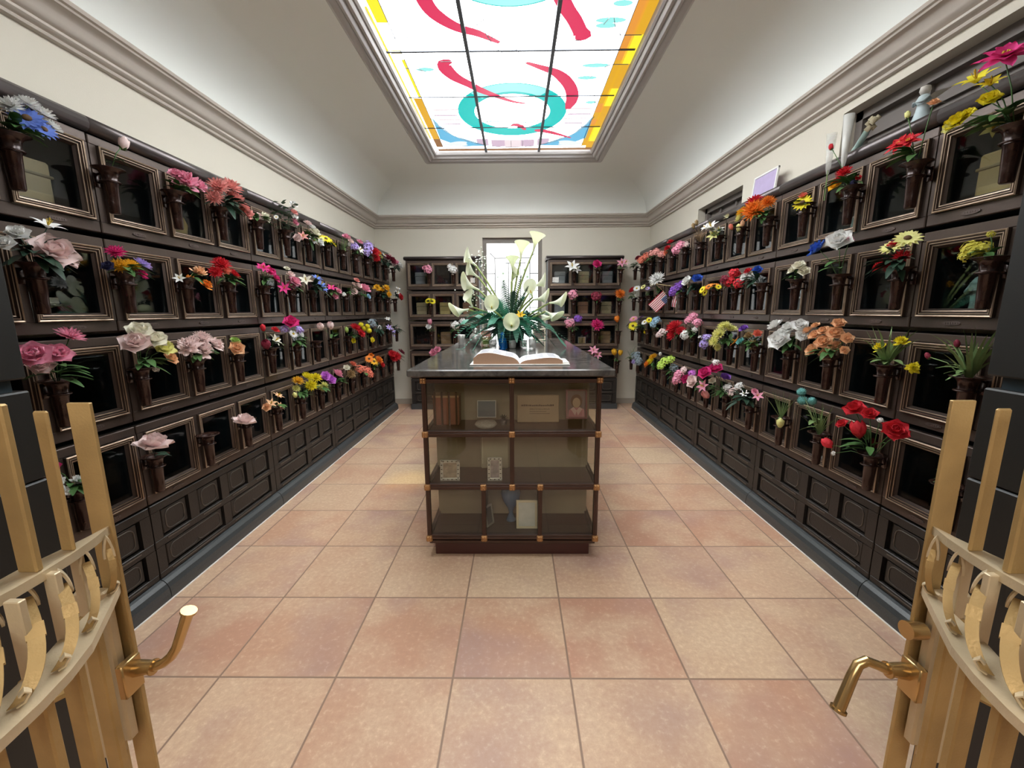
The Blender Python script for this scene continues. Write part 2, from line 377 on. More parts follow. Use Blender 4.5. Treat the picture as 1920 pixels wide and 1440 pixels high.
def annulus(cx,cy,ro,ri,a0,a1,z,n=40,k=1.0):
    b=MB();vs=[]
    for i in range(n+1):
        a=a0+(a1-a0)*i/n;vs+=[(cx+ro[0]*math.cos(a),cy+ro[1]*math.sin(a),z),(cx+ri[0]*math.cos(a),cy+ri[1]*math.sin(a),z)]
    for i in range(n):b.f.append((2*i,2*i+1,2*i+3,2*i+2));b.m.append(0)
    b.v=vs;return b
def ribbon(pts,wd,z):
    P=[Vector((x,y,0)) for x,y in pts];Q=[];Wd=[]
    for i in range(len(P)-1):
        for t in (0,.33,.66):
            p0=P[max(i-1,0)];p1=P[i];p2=P[i+1];p3=P[min(i+2,len(P)-1)]
            Q.append(.5*((2*p1)+(p2-p0)*t+(2*p0-5*p1+4*p2-p3)*t*t+(3*p1-p0-3*p2+p3)*t**3));Wd.append(wd[i]*(1-t)+wd[i+1]*t)
    Q.append(P[-1]);Wd.append(wd[-1]);b=MB()
    for i,p in enumerate(Q):
        tg=(Q[min(i+1,len(Q)-1)]-Q[max(0,i-1)]).normalized();nn=Vector((-tg.y,tg.x,0))*Wd[i]*.5
        b.v+=[(p.x+nn.x,p.y+nn.y,z),(p.x-nn.x,p.y-nn.y,z)]
    for i in range(len(Q)-1):b.f.append((2*i,2*i+1,2*i+3,2*i+2));b.m.append(0)
    return b,Q
CX=-.03
for cy,nm in ((4.30,1),(2.40,-1)):
    gl('wreath',annulus(CX,cy,(.51,.52),(.355,.34),0,2*PI,ZG-.003,64),'teal',1)
    gl('wreath_aqua_arc',annulus(CX,cy,(.50,.51),(.37,.38),PI*1.25 if nm>0 else PI*.25,PI*1.72 if nm>0 else PI*.72,ZG-.0035,24),'aqua',1.05)  # lighter aqua glass along part of the ring
    wb=MB()
    for k in range(4):
        y=cy+(.17+.03*k)*nm;w_=.30-.05*k
        wb.add([(CX-w_,y,ZG-.0036),(CX+w_,y,ZG-.0036),(CX+w_*.9,y+.02*nm,ZG-.0036),(CX-w_*.9,y+.02*nm,ZG-.0036)],[(0,1,2,3)])
    gl('blue_ripple',wb,'aqua',.8)
RB=[([(-.554,2.807),(-.534,2.91),(-.494,2.988),(-.426,3.064),(-.352,3.117),(-.261,3.155),(-.18,3.211),(-.109,3.261)],[.1,.1,.1,.09,.08,.07,.05,.03]),
([(.267,2.821),(.323,2.94),(.381,3.036),(.431,3.14),(.457,3.195),(.422,3.241)],[.1,.1,.1,.1,.13,.03]),
([(-.478,3.473),(-.535,3.495),(-.535,3.576),(-.482,3.689),(-.38,3.797),(-.285,3.897),(-.169,3.988),(-.03,4.084),(.098,4.128)],[.04,.1,.12,.11,.09,.08,.06,.04,.02]),
([(.083,3.5),(.194,3.562),(.309,3.629),(.389,3.719),(.461,3.855),(.499,4.001),(.5,4.127),(.485,4.244)],[.03,.06,.09,.11,.11,.11,.1,.04]),
([(.2,4.69),(.26,4.702),(.375,4.748),(.599,4.889)],[.03,.08,.07,.02]),
([(-.05,4.58),(.0,4.56),(.06,4.6),(.1,4.68)],[.02,.06,.06,.03]),
([(-.6,2.0),(-.66,2.3),(-.62,2.6),(-.554,2.807)],[.05,.1,.1,.1]),([(.1,2.2),(.2,2.5),(.25,2.7),(.267,2.821)],[.05,.1,.1,.1])]
for p,wd in RB:
    rb,_=ribbon(p,wd,ZG-.005);gl('red_ribbon',rb,'red',1)
# coloured borders down the long sides
def strip(x0a,x1a,ya,yb,z=ZG-.002):
    return MB().add([(x0a,ya,z),(x1a,ya,z),(x1a,yb,z),(x0a,yb,z)],[(0,1,2,3)])
rnd=random.Random(4)
for a,c,cl in ((1.45,2.6,'yellow'),(2.6,3.05,'yellow'),(3.34,3.38,'yellow'),(4.02,4.9,'amber'),(4.9,5.12,'brown')):
    gl('left_border',strip(-.90,-.825,a,c),cl,1 if cl!='yellow' else 1.15)
gl('left_border',strip(-.935,-.912,2.9,4.9),'yellow',1.0)
gl('left_border',strip(-.85,-.82,3.45,4.0),'yellow',1.1)
y=1.45
while y<5.1:
    h_=rnd.uniform(.12,.4);gl('right_border',strip(.745,.815,y,min(y+h_,5.12)),rnd.choice(['orange','orange','amber']),1);
    gl('right_border',strip(.80,.88,y+.05,min(y+h_,5.12)+.05),rnd.choice(['orange','yellow','amber','orange']),.95);y+=h_
gl('end_border',strip(-.9,.88,5.17,5.24),'brown',1.1)
for sgn in (-1,1):
    f=lambda x:CX+sgn*x
    pts=[(.78,4.38),(.735,4.56),(.63,4.80),(.43,4.97),(.30,5.09),(.60,5.11),(.79,4.9)]
    bl=MB().add([(f(x),y,ZG-.004) for x,y in pts],[tuple(range(len(pts)))]);gl('blue_corner',bl,'blue',1.1)
    ly=[(.62+.13*math.cos(t)*(1+.25*math.cos(3*t)),5.03+.07*math.sin(t)*(1+.2*math.sin(2*t))) for t in [k*PI/10 for k in range(20)]]
    gl('corner_lily',MB().add([(f(x),y,ZG-.006) for x,y in ly],[tuple(range(20))]),'lily',1)
    for xa,xb,ya,yb_,cl in ((.09,.24,4.93,5.12,'lav'),(.27,.40,4.90,5.08,'lav'),(.0,.09,4.93,5.14,'pinkw'),(.50,.74,4.22,4.25,'pinkw'),(.53,.75,4.33,4.36,'lav'),(.5,.72,4.42,4.45,'pinkw'),(.52,.70,4.52,4.55,'lav')):
        gl('lavender_pane',strip(f(xa),f(xb),ya,yb_,ZG-.003),cl,1)
for x,y,w_ in ((.62,3.05,.10),(.60,3.10,.07),(.62,3.55,.11),(.58,3.72,.08),(.66,2.9,.06),(-.70,3.58,.07),(.68,4.12,.05)):
    el=[(x+w_*math.cos(t),y+.028*math.sin(t)) for t in [k*PI/8 for k in range(16)]]
    gl('aqua_wash',MB().add([(a,c,ZG-.003) for a,c in el],[tuple(range(16))]),'aqua',1)
ldm=MB()
for x in (-.342,.271):ldm.box(x-.013,x+.013,GY0,GY1,ZG-.03,ZG-.006)
for y in (1.75,2.2,2.65,3.347,3.99,4.607):
    ldm.box(GX0,GX1,y-.008 if y<3.9 else y-.006,y+.008 if y<3.9 else y+.006,ZG-.012,ZG-.007)
for x in (-.822,.745):ldm.box(x-.002,x+.002,GY0,GY1-.1,ZG-.012,ZG-.004)
ldm.obj('lead_bar',mat('lead_bar',(.10,.11,.13),.5,.4),sky)
ld2=MB()
def sl(p,r=.003):ld2.tube([(x,y,ZG-.008) for x,y in p],r,4)
for p in ([(-.9,3.19),(-.8,3.19),(-.74,3.19),(-.70,3.15)],[(-.85,3.55),(-.75,3.56),(-.68,3.62)],[(.86,3.19),(.72,3.19),(.62,3.14),(.55,3.14)],[(.72,3.19),(.66,3.1),(.62,2.98),(.58,3.08)],[(.86,3.53),(.72,3.53),(.66,3.6),(.58,3.58),(.56,3.66)],[(.66,3.6),(.6,3.7)],
 [(-.11,3.26),(.0,3.32),(.06,3.42),(.08,3.5)],[(-.2,3.15),(-.15,3.3),(-.05,3.42),(.08,3.5)],[(.08,3.1),(.2,3.18),(.35,3.24),(.45,3.24)],[(-.05,3.08),(-.13,3.1),(-.16,3.2)],[(-.2,3.02),(-.28,3.1)],[(-.56,3.47),(-.47,3.47),(-.36,3.49)],
 [(.52,3.75),(.7,4.0),(.73,4.2),(.72,4.36)],[(-.75,4.05),(-.78,4.2),(-.77,4.36)],[(-.3,4.5),(-.2,4.42),(-.15,4.35)],[(.1,4.3),(.1,4.5)],[(.15,4.4),(.2,4.48),(.26,4.4)],[(-.05,4.93),(-.05,5.13)],[(.08,4.93),(.08,5.13)],[(-.45,4.62),(-.44,4.97)],[(.38,4.62),(.38,4.95)]):sl(p)
pts=[(CX+.80*math.sin(t),4.25+.88*math.cos(t)) for t in [(-.5+k/24)*PI*.98 for k in range(25)]];sl([q for q in pts if q[1]>4.38])
ld2.obj('thin_lead_line',M_leadt,sky)
# roof void over the skylight is closed by the glass itself
# entrance piers of black granite
for sx,nm,xi in ((-1,'left',-1.21),(1,'right',1.135)):
    x0,x1=(min(xi,sx*1.68),max(xi,sx*1.68))
    t=thing('granite_pier','black granite entrance pier beside the %s brass gate'%nm,'pier',(xi,.45,0))
    X0,X1=x0-xi,x1-xi
    MB().bbox(X0,X1,0,.55,0,.985,.004).bbox(X0,X1,0,.55,.988,1.215,.004).obj('lower_block',M_granite,t)
    MB().box(X0+.02,X1-.02,.02,.53,1.215,1.245).obj('joint',M_line,t)
    MB().bbox(X0,X1,0,.55,1.245,2.35,.004).obj('upper_block',M_granite,t)
# ------------------------------------------------------------------ niche units
UW,UH=1.004,.392
CO_=[.030,.362,.690];NW=.290;NZ0,NZ1=.046,.354
def unit_meshes(depth):
    b=MB();T=.03;xs=[0]+sum([[c,c+NW] for c in CO_],[])+[UW]
    b.bbox(0,UW,0,T,0,NZ0,.003).bbox(0,UW,0,T,NZ1,UH,.003)
    for i in (0,2,4,6):b.box(xs[i],xs[i+1],0.0005,T,NZ0,NZ1)
    body=b.mesh('niche_frame',M_bronze)
    l=MB();l.box(0,UW,T,depth,0,.012).box(0,UW,T,depth,UH-.012,UH).box(0,UW,depth-.01,depth,0,UH)
    for i in (0,2,4,6):l.box(xs[i],xs[i+1],T,depth,.012,UH-.012)
    return body,l.mesh('niche_lining',M_line)
def molding():
    pr=[(0,0),(0,-.013),(.003,-.016),(.007,-.014),(.008,-.009),(.011,-.009),(.012,-.013),(.015,-.013),(.017,-.006),(.021,-.006),(.022,-.009),(.025,-.008),(.027,-.001),(.033,.008)]
    b=MB();w_,h_=NW,NZ1-NZ0
    for o,y in pr:b.v+=[(o,y,o),(w_-o,y,o),(w_-o,y,h_-o),(o,y,h_-o)]
    for i in range(len(pr)-1):
        for k in range(4):b.f.append((i*4+k,i*4+(k+1)%4,i*4+4+(k+1)%4,i*4+4+k));b.m.append(0 if i in (1,2,5,6,9,10) else 1)
    return b.mesh('glass_surround',[M_trim,M_bronze])
ME_mold=molding()
ME_gl=MB().box(.03,NW-.03,.010,.013,.03,NZ1-NZ0-.03).mesh('glass_pane',M_glass)
pb=MB();pts=[(.035*math.cos(t)*(1 if abs(math.cos(t))<.9 else .97),.0085*math.sin(t)) for t in [k*PI/10 for k in range(20)]]
pb.add([(x,-.004,z) for x,z in pts]+[(x,.001,z) for x,z in pts],[tuple(range(20))]+[(i,20+i,20+(i+1)%20,(i+1)%20) for i in range(20)])
for k in range(6):pb.box(-.024+k*.009,-.019+k*.009,-.0052,-.004,-.003,.003)
ME_pl=pb.mesh('name_plate',M_plate)
BASES=[1.74,1.325,.91,.495]
ROWN=['top row','second row','third row','bottom row']
NTH=['nearest the gate','second from the gate','third from the gate','fourth from the gate','nearest the back wall']
def unit(body,lin,loc,rz,label,group):
    t=thing('niche_unit',label,'niche cabinet',loc,rz,group)
    mk('niche_frame',body,t);mk('niche_lining',lin,t)
    for c in CO_:
        mk('glass_surround',ME_mold,t,(c,0,NZ0));mk('glass_pane',ME_gl,t,(c,0,NZ0));mk('name_plate',ME_pl,t,(c+NW/2,0,.022))
    return t
BL=unit_meshes(.27);BR=unit_meshes(.20);BB=unit_meshes(.34)
FXL,FXR=-1.76,1.715
def base_unit():
    b=MB();T=.02;W_=UW;z0,z1=.105,.485
    zs=[(z0,.135),(.262,.300),(.445,z1)]
    for a,c in zs:b.bbox(0,W_,0,T,a,c,.003)
    sm=[.05,.29,.53,.77];sw=.18;bg=[.05,.53];bw=.42
    x=0
    for s_ in sm:b.box(x,s_,.0005,T,.30,.445);x=s_+sw
    b.box(x,W_,.0005,T,.30,.445);x=0
    for s_ in bg:b.box(x,s_,.0005,T,.135,.262);x=s_+bw
    b.box(x,W_,.0005,T,.135,.262)
    b.box(0,W_,.045,.19,.0,z1)
    frame=b.mesh('panel_frame',M_bronze2)
    def panel(w_,h_,notch):
        p=MB();p.box(0,w_,.022,.045,0,h_);p.bbox(.016,w_-.012,.009,.024,.012,h_-.008,.003)
        pts=[];r=.03;cx0,cx1,cz0,cz1=.034,w_-.03,.024,h_-.020
        for (ax,az,a0) in ((cx1-r,cz1-r,0),(cx0+r,cz1-r,PI/2),(cx0+r,cz0+r,PI)):
            for k in range(6):a=a0+k/5*PI/2;pts.append((ax+r*math.cos(a),.008,az+r*math.sin(a)))
        if notch:
            m_=(cx0+cx1)/2;pts+=[(m_-.03,.008,cz0),(m_-.012,.008,cz0+.006),(m_,.008,cz0+.02),(m_+.012,.008,cz0+.006),(m_+.03,.008,cz0)]
        for k in range(6):a=3*PI/2+k/5*PI/2;pts.append((cx1-r+r*math.cos(a),.008,cz0+r+r*math.sin(a)))
        p.tube(pts,.0026,5,1,True)
        p.box(.02,w_-.02,-.003,.002,-.016,-.010,1)
        return p.mesh('vault_door',[M_bronze2,mat('dark_bronze_edge',(.12,.105,.09),.35,.55)],False)
    return frame,panel(sw,.145,False),panel(bw,.127,True),sm,bg
BU=base_unit()
def base_thing(loc,rz,label,group):
    t=thing('vault_unit',label,'vault cabinet',loc,rz,group)
    mk('panel_frame',BU[0],t)
    for s_ in BU[3]:mk('vault_door',BU[1],t,(s_,0,.30))
    for s_ in BU[4]:mk('vault_door',BU[2],t,(s_,0,.135))
cp=MB();cpr=[(.0,0),(-.012,.002),(-.022,.012),(-.026,.03),(-.022,.048),(-.01,.060),(.008,.064),(.008,.068),(.2,.068)]
for x in (0,UW):cp.v+=[(x,y,z) for y,z in cpr]+[(x,.2,0)]
n_=len(cpr)+1
cp.f=[(i,n_+i,n_+i+1,i+1) for i in range(n_-1)]+[tuple(range(n_)),tuple(range(n_,2*n_))[::-1]];cp.m=[0]*len(cp.f)
ME_cap=cp.mesh('cap_rail',mat('cap_bronze',(.10,.085,.085),.28,.6),True)
for side in 'LR':
    wl_='left wall' if side=='L' else 'right wall'
    s0=.82 if side=='L' else .83
    fx=FXL if side=='L' else FXR
    for k in range(5):
        ys=s0+1.01*k+.003
        loc=lambda z:(fx,ys if side=='L' else ys+UW,z)
        rz=PI/2 if side=='L' else -PI/2
        for r in range(4):
            bd,ln=BL if side=='L' else BR
            unit(bd,ln,loc(BASES[r]),rz,'bronze unit of three glass niches, %s, %s, %s'%(wl_,ROWN[r],NTH[k]),'niche units on the '+wl_)
        base_thing(loc(0),rz,'black bronze panelled vault unit at the foot of the %s, %s'%(wl_,NTH[k]),'vault units along the '+wl_)
        o=mk('cap_rail',ME_cap,None,loc(2.135));o.rotation_euler=(0,0,rz)
        tag(o,'rounded bronze cap rail on top of the %s niches, %s'%(wl_,NTH[k]),'cap rail','cap rails')
# rounded base moulding at the floor
for side,fx,sg in (('left',FXL,1),('right',FXR,-1)):
    b=MB();s0=.82 if side=='left' else .83
    pr=[(0,0),(.040,.002),(.040,.035),(.036,.06),(.026,.082),(.012,.096),(0,.102),(-.18,.102),(-.18,0)]
    for k in range(5):
        y0,y1=s0+1.01*k+.002,s0+1.01*k+1.008
        vs=[(fx+sg*o,y,z) for y in (y0,y1) for o,z in pr];n=len(pr)
        b.add(vs,[(i,n+i,n+(i+1)%n,(i+1)%n) for i in range(n)]+[tuple(range(n)),tuple(range(n,2*n))])
    struct(b.obj('baseboard_'+side,M_mold))
    struct(MB().box(fx+sg*.040,fx+sg*.046,s0,5.87,0,.004).obj('trim_%d'%(2 if side=='left' else 3),mat('white_caulk',(.75,.72,.68),.6)))
# cabinets against the back wall
for n,(x0,nm) in enumerate(((-1.515,'left of the window'),(.44,'right of the window'))):
    for r in range(4):
        unit(BB[0],BB[1],(x0,5.87,BASES[r]-.04),0,'dark bronze unit of three niches, back wall %s, %s'%(nm,ROWN[r]),'niche units on the back wall')
    base_thing((x0,5.87,-.04),0,'dark panelled vault unit, back wall %s'%nm,'vault units on the back wall')
    struct(MB().box(x0-.01,x0+UW+.01,5.85,6.22,0,.075).obj('baseboard_back_cabinet',M_mold))
    o=mk('cap_rail',ME_cap,None,(x0-.02,5.87,2.095));o.scale=(1.045,1.6,.75)
    tag(o,'dark cap rail on the cabinet %s'%nm,'cap rail','cap rails')
# ------------------------------------------------------------------ vases
vb=MB()
vb.lathe([(.0,-.175),(.016,-.175),(.0195,-.170),(.021,-.13),(.0245,-.058),(.027,-.056),(.027,-.052),(.0255,-.050),(.027,-.048),(.027,-.044),(.0255,-.042),(.029,-.02),(.036,-.008),(.054,.0),(.056,.002),(.053,.003),(.030,-.006),(.022,-.02),(.0,-.02)],20,cap=False)
ME_vase=vb.mesh('vase_body',M_vase,True)
vk=MB();vk.tube([(0,0,-.05),(0,.045,-.05)],.005,6).tube([(.03*math.cos(k*PI/8),.03*math.sin(k*PI/8),-.05) for k in range(16)],.0035,5,0,True)
vk.bbox(-.014,.014,.048,.055,-.07,-.012,.003).tube([(0,.05,-.02),(0,.03,-.012),(0,.012,-.025)],.005,6)
ME_vk=vk.mesh('wall_bracket',M_vase,True)
VX=dict(L=-1.69,R=1.64)
def rim(side,row,i):
    z=BASES[row]+.25
    if side=='B':return Vector(([-1.18,-.85,-.53,.79,1.11,1.42][i],5.79,z-.04))
    k,m=divmod(i+3,3);s0=.82 if side=='L' else .83
    return Vector((VX[side],s0+1.01*k+(0,.335,.665)[m],z))
RZ=dict(L=PI/2,R=-PI/2,B=0)
OUT=dict(L=Vector((1,0,0)),R=Vector((-1,0,0)),B=Vector((0,-1,0)))
WN=dict(L='left wall',R='right wall',B='back wall')
def vase(side,row,i,label):
    p=rim(side,row,i);o=thing('flower_vase',label,'vase',p,RZ[side],'bronze cone vases on the '+WN[side])
    a=mk('vase_body',ME_vase,o);br=mk('wall_bracket',ME_vk,o)
    if side=='L' : br.scale=(1,1.12,1)
    if side=='R' : br.scale=(1,1.25,1)
    if side=='B' : br.scale=(1,1.4,1)
# ------------------------------------------------------------------ flower meshes (radius about 1, facing +Z)
rf=random.Random(11)
def pet(b,ang,L_,W_,el,curl=0,cup=0,r0=.05,z0=0,pt=0,ns=4,mi=0):
    ca,sa=math.cos(ang),math.sin(ang);vs=[]
    for i in range(ns+1):
        t=i/ns;e=el+curl*t;
        if i==0:r,z=r0,z0
        else:r+=L_/ns*math.cos(e);z+=L_/ns*math.sin(e)
        wd=W_*(math.sin(PI*min(1,.12+.80*t))**.7)*(1-(pt*t**3))
        if i==ns:wd*=.35 if not pt else .05
        for s_ in (-1,0,1):
            x=r+(cup*abs(s_)*-.12);y=s_*wd*.5;zz=z+cup*abs(s_)*.18*W_
            vs.append((x*ca-y*sa,x*sa+y*ca,zz))
    b.add(vs,[(i*3+k,i*3+k+1,i*3+k+4,i*3+k+3) for i in range(ns) for k in (0,1)],mi)
def fl_rose():
    b=MB()
    for n,L_,W_,el,cu,r0,z0 in ((6,.95,.95,.15,.25,.05,-.1),(6,.80,.85,.55,.35,.05,0),(5,.66,.7,.95,.35,.04,.05),(4,.5,.5,1.25,.3,.02,.1),(3,.42,.35,1.5,.2,.01,.15)):
        a0=rf.random()*6
        for k in range(n):pet(b,a0+k*2*PI/n+rf.uniform(-.15,.15),L_*rf.uniform(.9,1.08),W_,el+rf.uniform(-.1,.1),cu,.8,r0,z0)
    return b
def fl_peony():
    b=MB()
    for n,L_,W_,el,cu,z0 in ((9,.95,.5,.0,.4,-.05),(9,.88,.46,.4,.35,0),(9,.8,.42,.75,.3,.03),(7,.72,.36,1.1,.2,.08),(6,.66,.3,1.35,.1,.1)):
        a0=rf.random()*6
        for k in range(n):pet(b,a0+k*2*PI/n+rf.uniform(-.2,.2),L_*rf.uniform(.85,1.1),W_,el+rf.uniform(-.2,.2),cu,rf.choice((-.8,.9)),.03,z0)
    return b
def fl_mum():
    b=MB()
    for n,L_,el,z0 in ((16,.98,.02,0),(15,.9,.3,.02),(12,.76,.6,.05),(9,.58,.9,.08),(6,.4,1.2,.1)):
        a0=rf.random()*6
        for k in range(n):pet(b,a0+k*2*PI/n+rf.uniform(-.08,.08),L_*rf.uniform(.9,1.05),.24,el+rf.uniform(-.08,.08),.25,.8,.04,z0,0,3)
    return b
def fl_daisy(n=13,W_=.36):
    b=MB()
    for j,(L_,el) in enumerate(((.92,.05),(.82,.22))):
        for k in range(n):pet(b,(k+.5*j)*2*PI/n,L_*rf.uniform(.93,1.05),W_,el,-.12,.5,.1,0,0,3)
    b.lathe([(.25,.03),(.26,.1),(.2,.18),(.1,.22),(.0,.23)],10,mi=1,cap=False);return b
def fl_tulip():
    b=MB()
    for j,(a0,L_) in enumerate(((0,1.5),(PI/3,1.45))):
        for k in range(3):pet(b,a0+k*2*PI/3,L_,1.0,.5,1.25,1.2,.05,-.55,.5,6)
    return b
def fl_lily():
    b=MB()
    for k in range(6):pet(b,k*PI/3,1.12,.5 if k%2 else .42,.95,-1.05,.5,.06,-.25,.8,6)
    for k in range(5):b.tube([(0,0,-.1),(.18*math.cos(k*1.25),.18*math.sin(k*1.25),.45)],.02,3,1)
    b.lathe([(.06,.0),(.04,.5),(.07,.55),(0,.6)],5,mi=1,cap=False);return b
def floret(b,p,s,nv,n=4):
    q=nv.to_track_quat('Z','Y').to_matrix().to_4x4();c=MB();a0=rf.random()*6
    for k in range(n):pet(c,a0+k*2*PI/n,.9,.85,.25,-.1,.3,.03,0,0,2)
    b.merge(c,Matrix.Translation(p)@q@Matrix.Scale(s,4))
def fl_hyd():
    b=MB();n=26
    for i in range(n):
        z=1-1.25*(i+.5)/n;r=math.sqrt(max(0,1-z*z));a=i*2.399963
        v=Vector((r*math.cos(a),r*math.sin(a),z));floret(b,v*.82*rf.uniform(.72,1.15),.36,(v+Vector((0,0,.2))).normalized())
    return b
def fl_bud():
    b=MB();b.lathe([(0,-.9),(.3,-.7),(.52,-.3),(.58,.1),(.45,.6),(.2,.95),(0,1.05)],10,cap=False)
    for k in range(4):pet(b,k*PI/2,1.6,.8,.7,.9,1.2,.08,-.85,.4,5)
    for k in range(4):pet(b,k*PI/2+.6,.7,.35,.2,.6,.4,.05,-.95,.8,3,1)
    return b
def fl_pom():
    b=MB();n=90
    b.lathe([(0,-.7),(.5,-.5),(.7,0),(.5,.5),(0,.7)],10,cap=False)
    for i in range(n):
        z=1-1.95*(i+.5)/n;r=math.sqrt(1-z*z);a=i*2.399963;v=Vector((r*math.cos(a),r*math.sin(a),z))
        q=v.to_track_quat('Z','Y').to_matrix().to_4x4();c=MB();c.add([(-.1,-.1,0),(.1,-.1,0),(.0,.13,0),(0,0,.4)],[(0,1,3),(1,2,3),(2,0,3)])
        b.merge(c,Matrix.Translation(v*.62)@q)
    return b
def fl_poin():
    b=MB()
    for n,L_,el in ((6,1.15,-.05),(6,.9,.25),(5,.6,.6)):
        a0=rf.random()*3
        for k in range(n):pet(b,a0+k*2*PI/n,L_,.55,el,-.1,.6,.05,0,.7,5)
    for k in range(5):b.lathe([(0,.05),(.06,.1),(.05,.2),(0,.22)],5,(.12*math.cos(k*1.25),.12*math.sin(k*1.25),0),1,False)
    return b
FN=dict(rose=('rose_bloom',fl_rose),peony=('carnation_bloom',fl_peony),mum=('mum_bloom',fl_mum),daisy=('daisy_bloom',fl_daisy),tulip=('tulip_bloom',fl_tulip),lily=('lily_bloom',fl_lily),hyd=('floret_cluster',fl_hyd),bud=('flower_bud',fl_bud),pom=('pompon_bloom',fl_pom),poin=('poinsettia_bloom',fl_poin))
FM={}
def flower_mesh(t,c):
    if (t,c) not in FM:
        if t not in FM:FM[t]=FN[t][1]().mesh(FN[t][0],[M_leaf,M_cen],True)
        me=FM[t].copy();me.materials[0]=petal(c)
        me.materials[1]=M_leaf if t=='bud' else (M_ceny if (t in('lily','poin') or c in('W','PU','HP','P','LV','R')) else M_cen)
        FM[t,c]=me
    return FM[t,c]
def leaf(b,p,d,L_,W_,mi=0,droop=.3):
    d=d.normalized();s_=d.cross(Vector((0,0,1)));s_=s_.normalized() if s_.length>.05 else Vector((1,0,0));n_=s_.cross(d);vs=[]
    for i in range(5):
        t=i/4;w_=W_*math.sin(PI*(.08+.88*t))**.8*(1-.3*t);q=p+d*L_*t-Vector((0,0,1))*droop*L_*t*t
        vs+=[q-s_*w_*.5+n_*w_*.15,q,q+s_*w_*.5+n_*w_*.15]
    b.add(vs,[(i*3+k,i*3+k+1,i*3+k+4,i*3+k+3) for i in range(4) for k in (0,1)],mi)
def blade(b,p,d,L_,W_,bend,mi=0):
    d=d.normalized();s_=d.cross(Vector((.3,.2,1))).normalized();vs=[]
    for i in range(7):
        t=i/6;q=p+d*L_*t+Vector((d.x,d.y,-.8))*bend*L_*t*t*t;w_=W_*(1-t**2)+.0006
        vs+=[q-s_*w_*.5,q+s_*w_*.5]
    b.add(vs,[(2*i,2*i+1,2*i+3,2*i+2) for i in range(6)],mi)
def bouquet(rec):
    side,row,i,name,bl,fol=rec.split('|');row=int(row)-1;i=int(i);p=rim(side,row,i);out=OUT[side]
    rd=random.Random(hash_(name))
    t=thing('bouquet',name+', in a vase, %s, %s'%(WN[side],ROWN[row]),'bouquet',p,0)
    B=[(e.split()[0],e.split()[1],Vector([float(v)/1000 for v in e.split()[2:5]]),float(e.split()[5])/1000) for e in bl.split(';')]
    fo=MB();cen=sum((x[2] for x in B),Vector())/len(B)
    rr=max((x[2]-cen).length+x[3] for x in B)
    for ty,c,q,r in B:
        d=((q-cen)/rr*.75+out*.5+Vector((0,-.3,0))+Vector((0,0,.55))).normalized()
        if fol=='one':d=(Vector((0,0,1))+out*.25).normalized()
        if ty in('bud','tulip') :d=(q+Vector((0,0,.15))).normalized()
        o=mk(FN[ty][0],flower_mesh(ty,c),t,q);o.scale=(r,)*3 if ty not in('bud','tulip') else (r*.95,)*3
        o.rotation_mode='QUATERNION';o.rotation_quaternion=(Matrix.Rotation(rd.random()*6,3,d)@d.to_track_quat('Z','Y').to_matrix()).to_quaternion()
        s0=Vector((q.x*.05,q.y*.05,-.015));mid=(s0+q)*.5+Vector((0,0,.02))
        fo.tube([s0,mid,q-d*r*.15],.0018,4)
    fm={'leaf':M_leaf,'dark':M_dark,'stem':M_leaf,'grass':M_pale,'blade':M_pale,'euc':M_sage,'dry':M_dry,'one':M_dark}[fol]
    nl={'leaf':12,'dark':24,'stem':4,'grass':4,'blade':6,'euc':60,'dry':8,'one':2}[fol]
    base=cen*.45;R_=max(rr*.85,.05)
    for k in range(nl):
        v=Vector((rd.uniform(-1,1),rd.uniform(-1,1),rd.uniform(-.25,.8)));v.normalize()
        if v.dot(out)<-.2:v-=2*v.dot(out)*out
        if fol=='dark':v.z-=.25;q=base+v*R_*rd.uniform(.0,.4)
        else:v.z*=.5;q=Vector((0,0,.005))+cen*rd.uniform(.05,.45)+v*R_*.1
        if fol=='euc':
            q=Vector((rd.uniform(-.03,.05)*out.x*2,rd.uniform(-.09,.09),rd.uniform(.0,.19)));leaf(fo,q,v,.04,.035,0,.1)
            continue
        L_=min(.085,R_*rd.uniform(.6,1.1));leaf(fo,q,v,L_,L_*.42)
    if fol in('grass','blade','dry'):
        for k in range(22 if fol!='blade' else 26):
            v=Vector((rd.uniform(-.5,.5),rd.uniform(-.5,.5),1));v+=out*.15
            blade(fo,Vector((0,0,-.01)),v,rd.uniform(.1,.24),.004 if fol!='blade' or row==3 else .013,rd.uniform(0,.5) if fol=='blade' else rd.uniform(0,.15))
    if fol=='one':
        leaf(fo,Vector((0,.0,.0)),Vector((out.x,.8,.1)),.06,.035)
    lim={'L':.05,'R':.05,'B':.06}[side]
    def keepout(v):
        v=Vector(v);dd=v.dot(out)
        return tuple(v-out*(dd+lim)) if dd<-lim else tuple(v)
    fo.v=[keepout(v) for v in fo.v]
    fo.obj('foliage',fm,t,True)
    return t
def hash_(s):
    h=7
    for ch in s:h=(h*131+ord(ch))%1000003
    return h
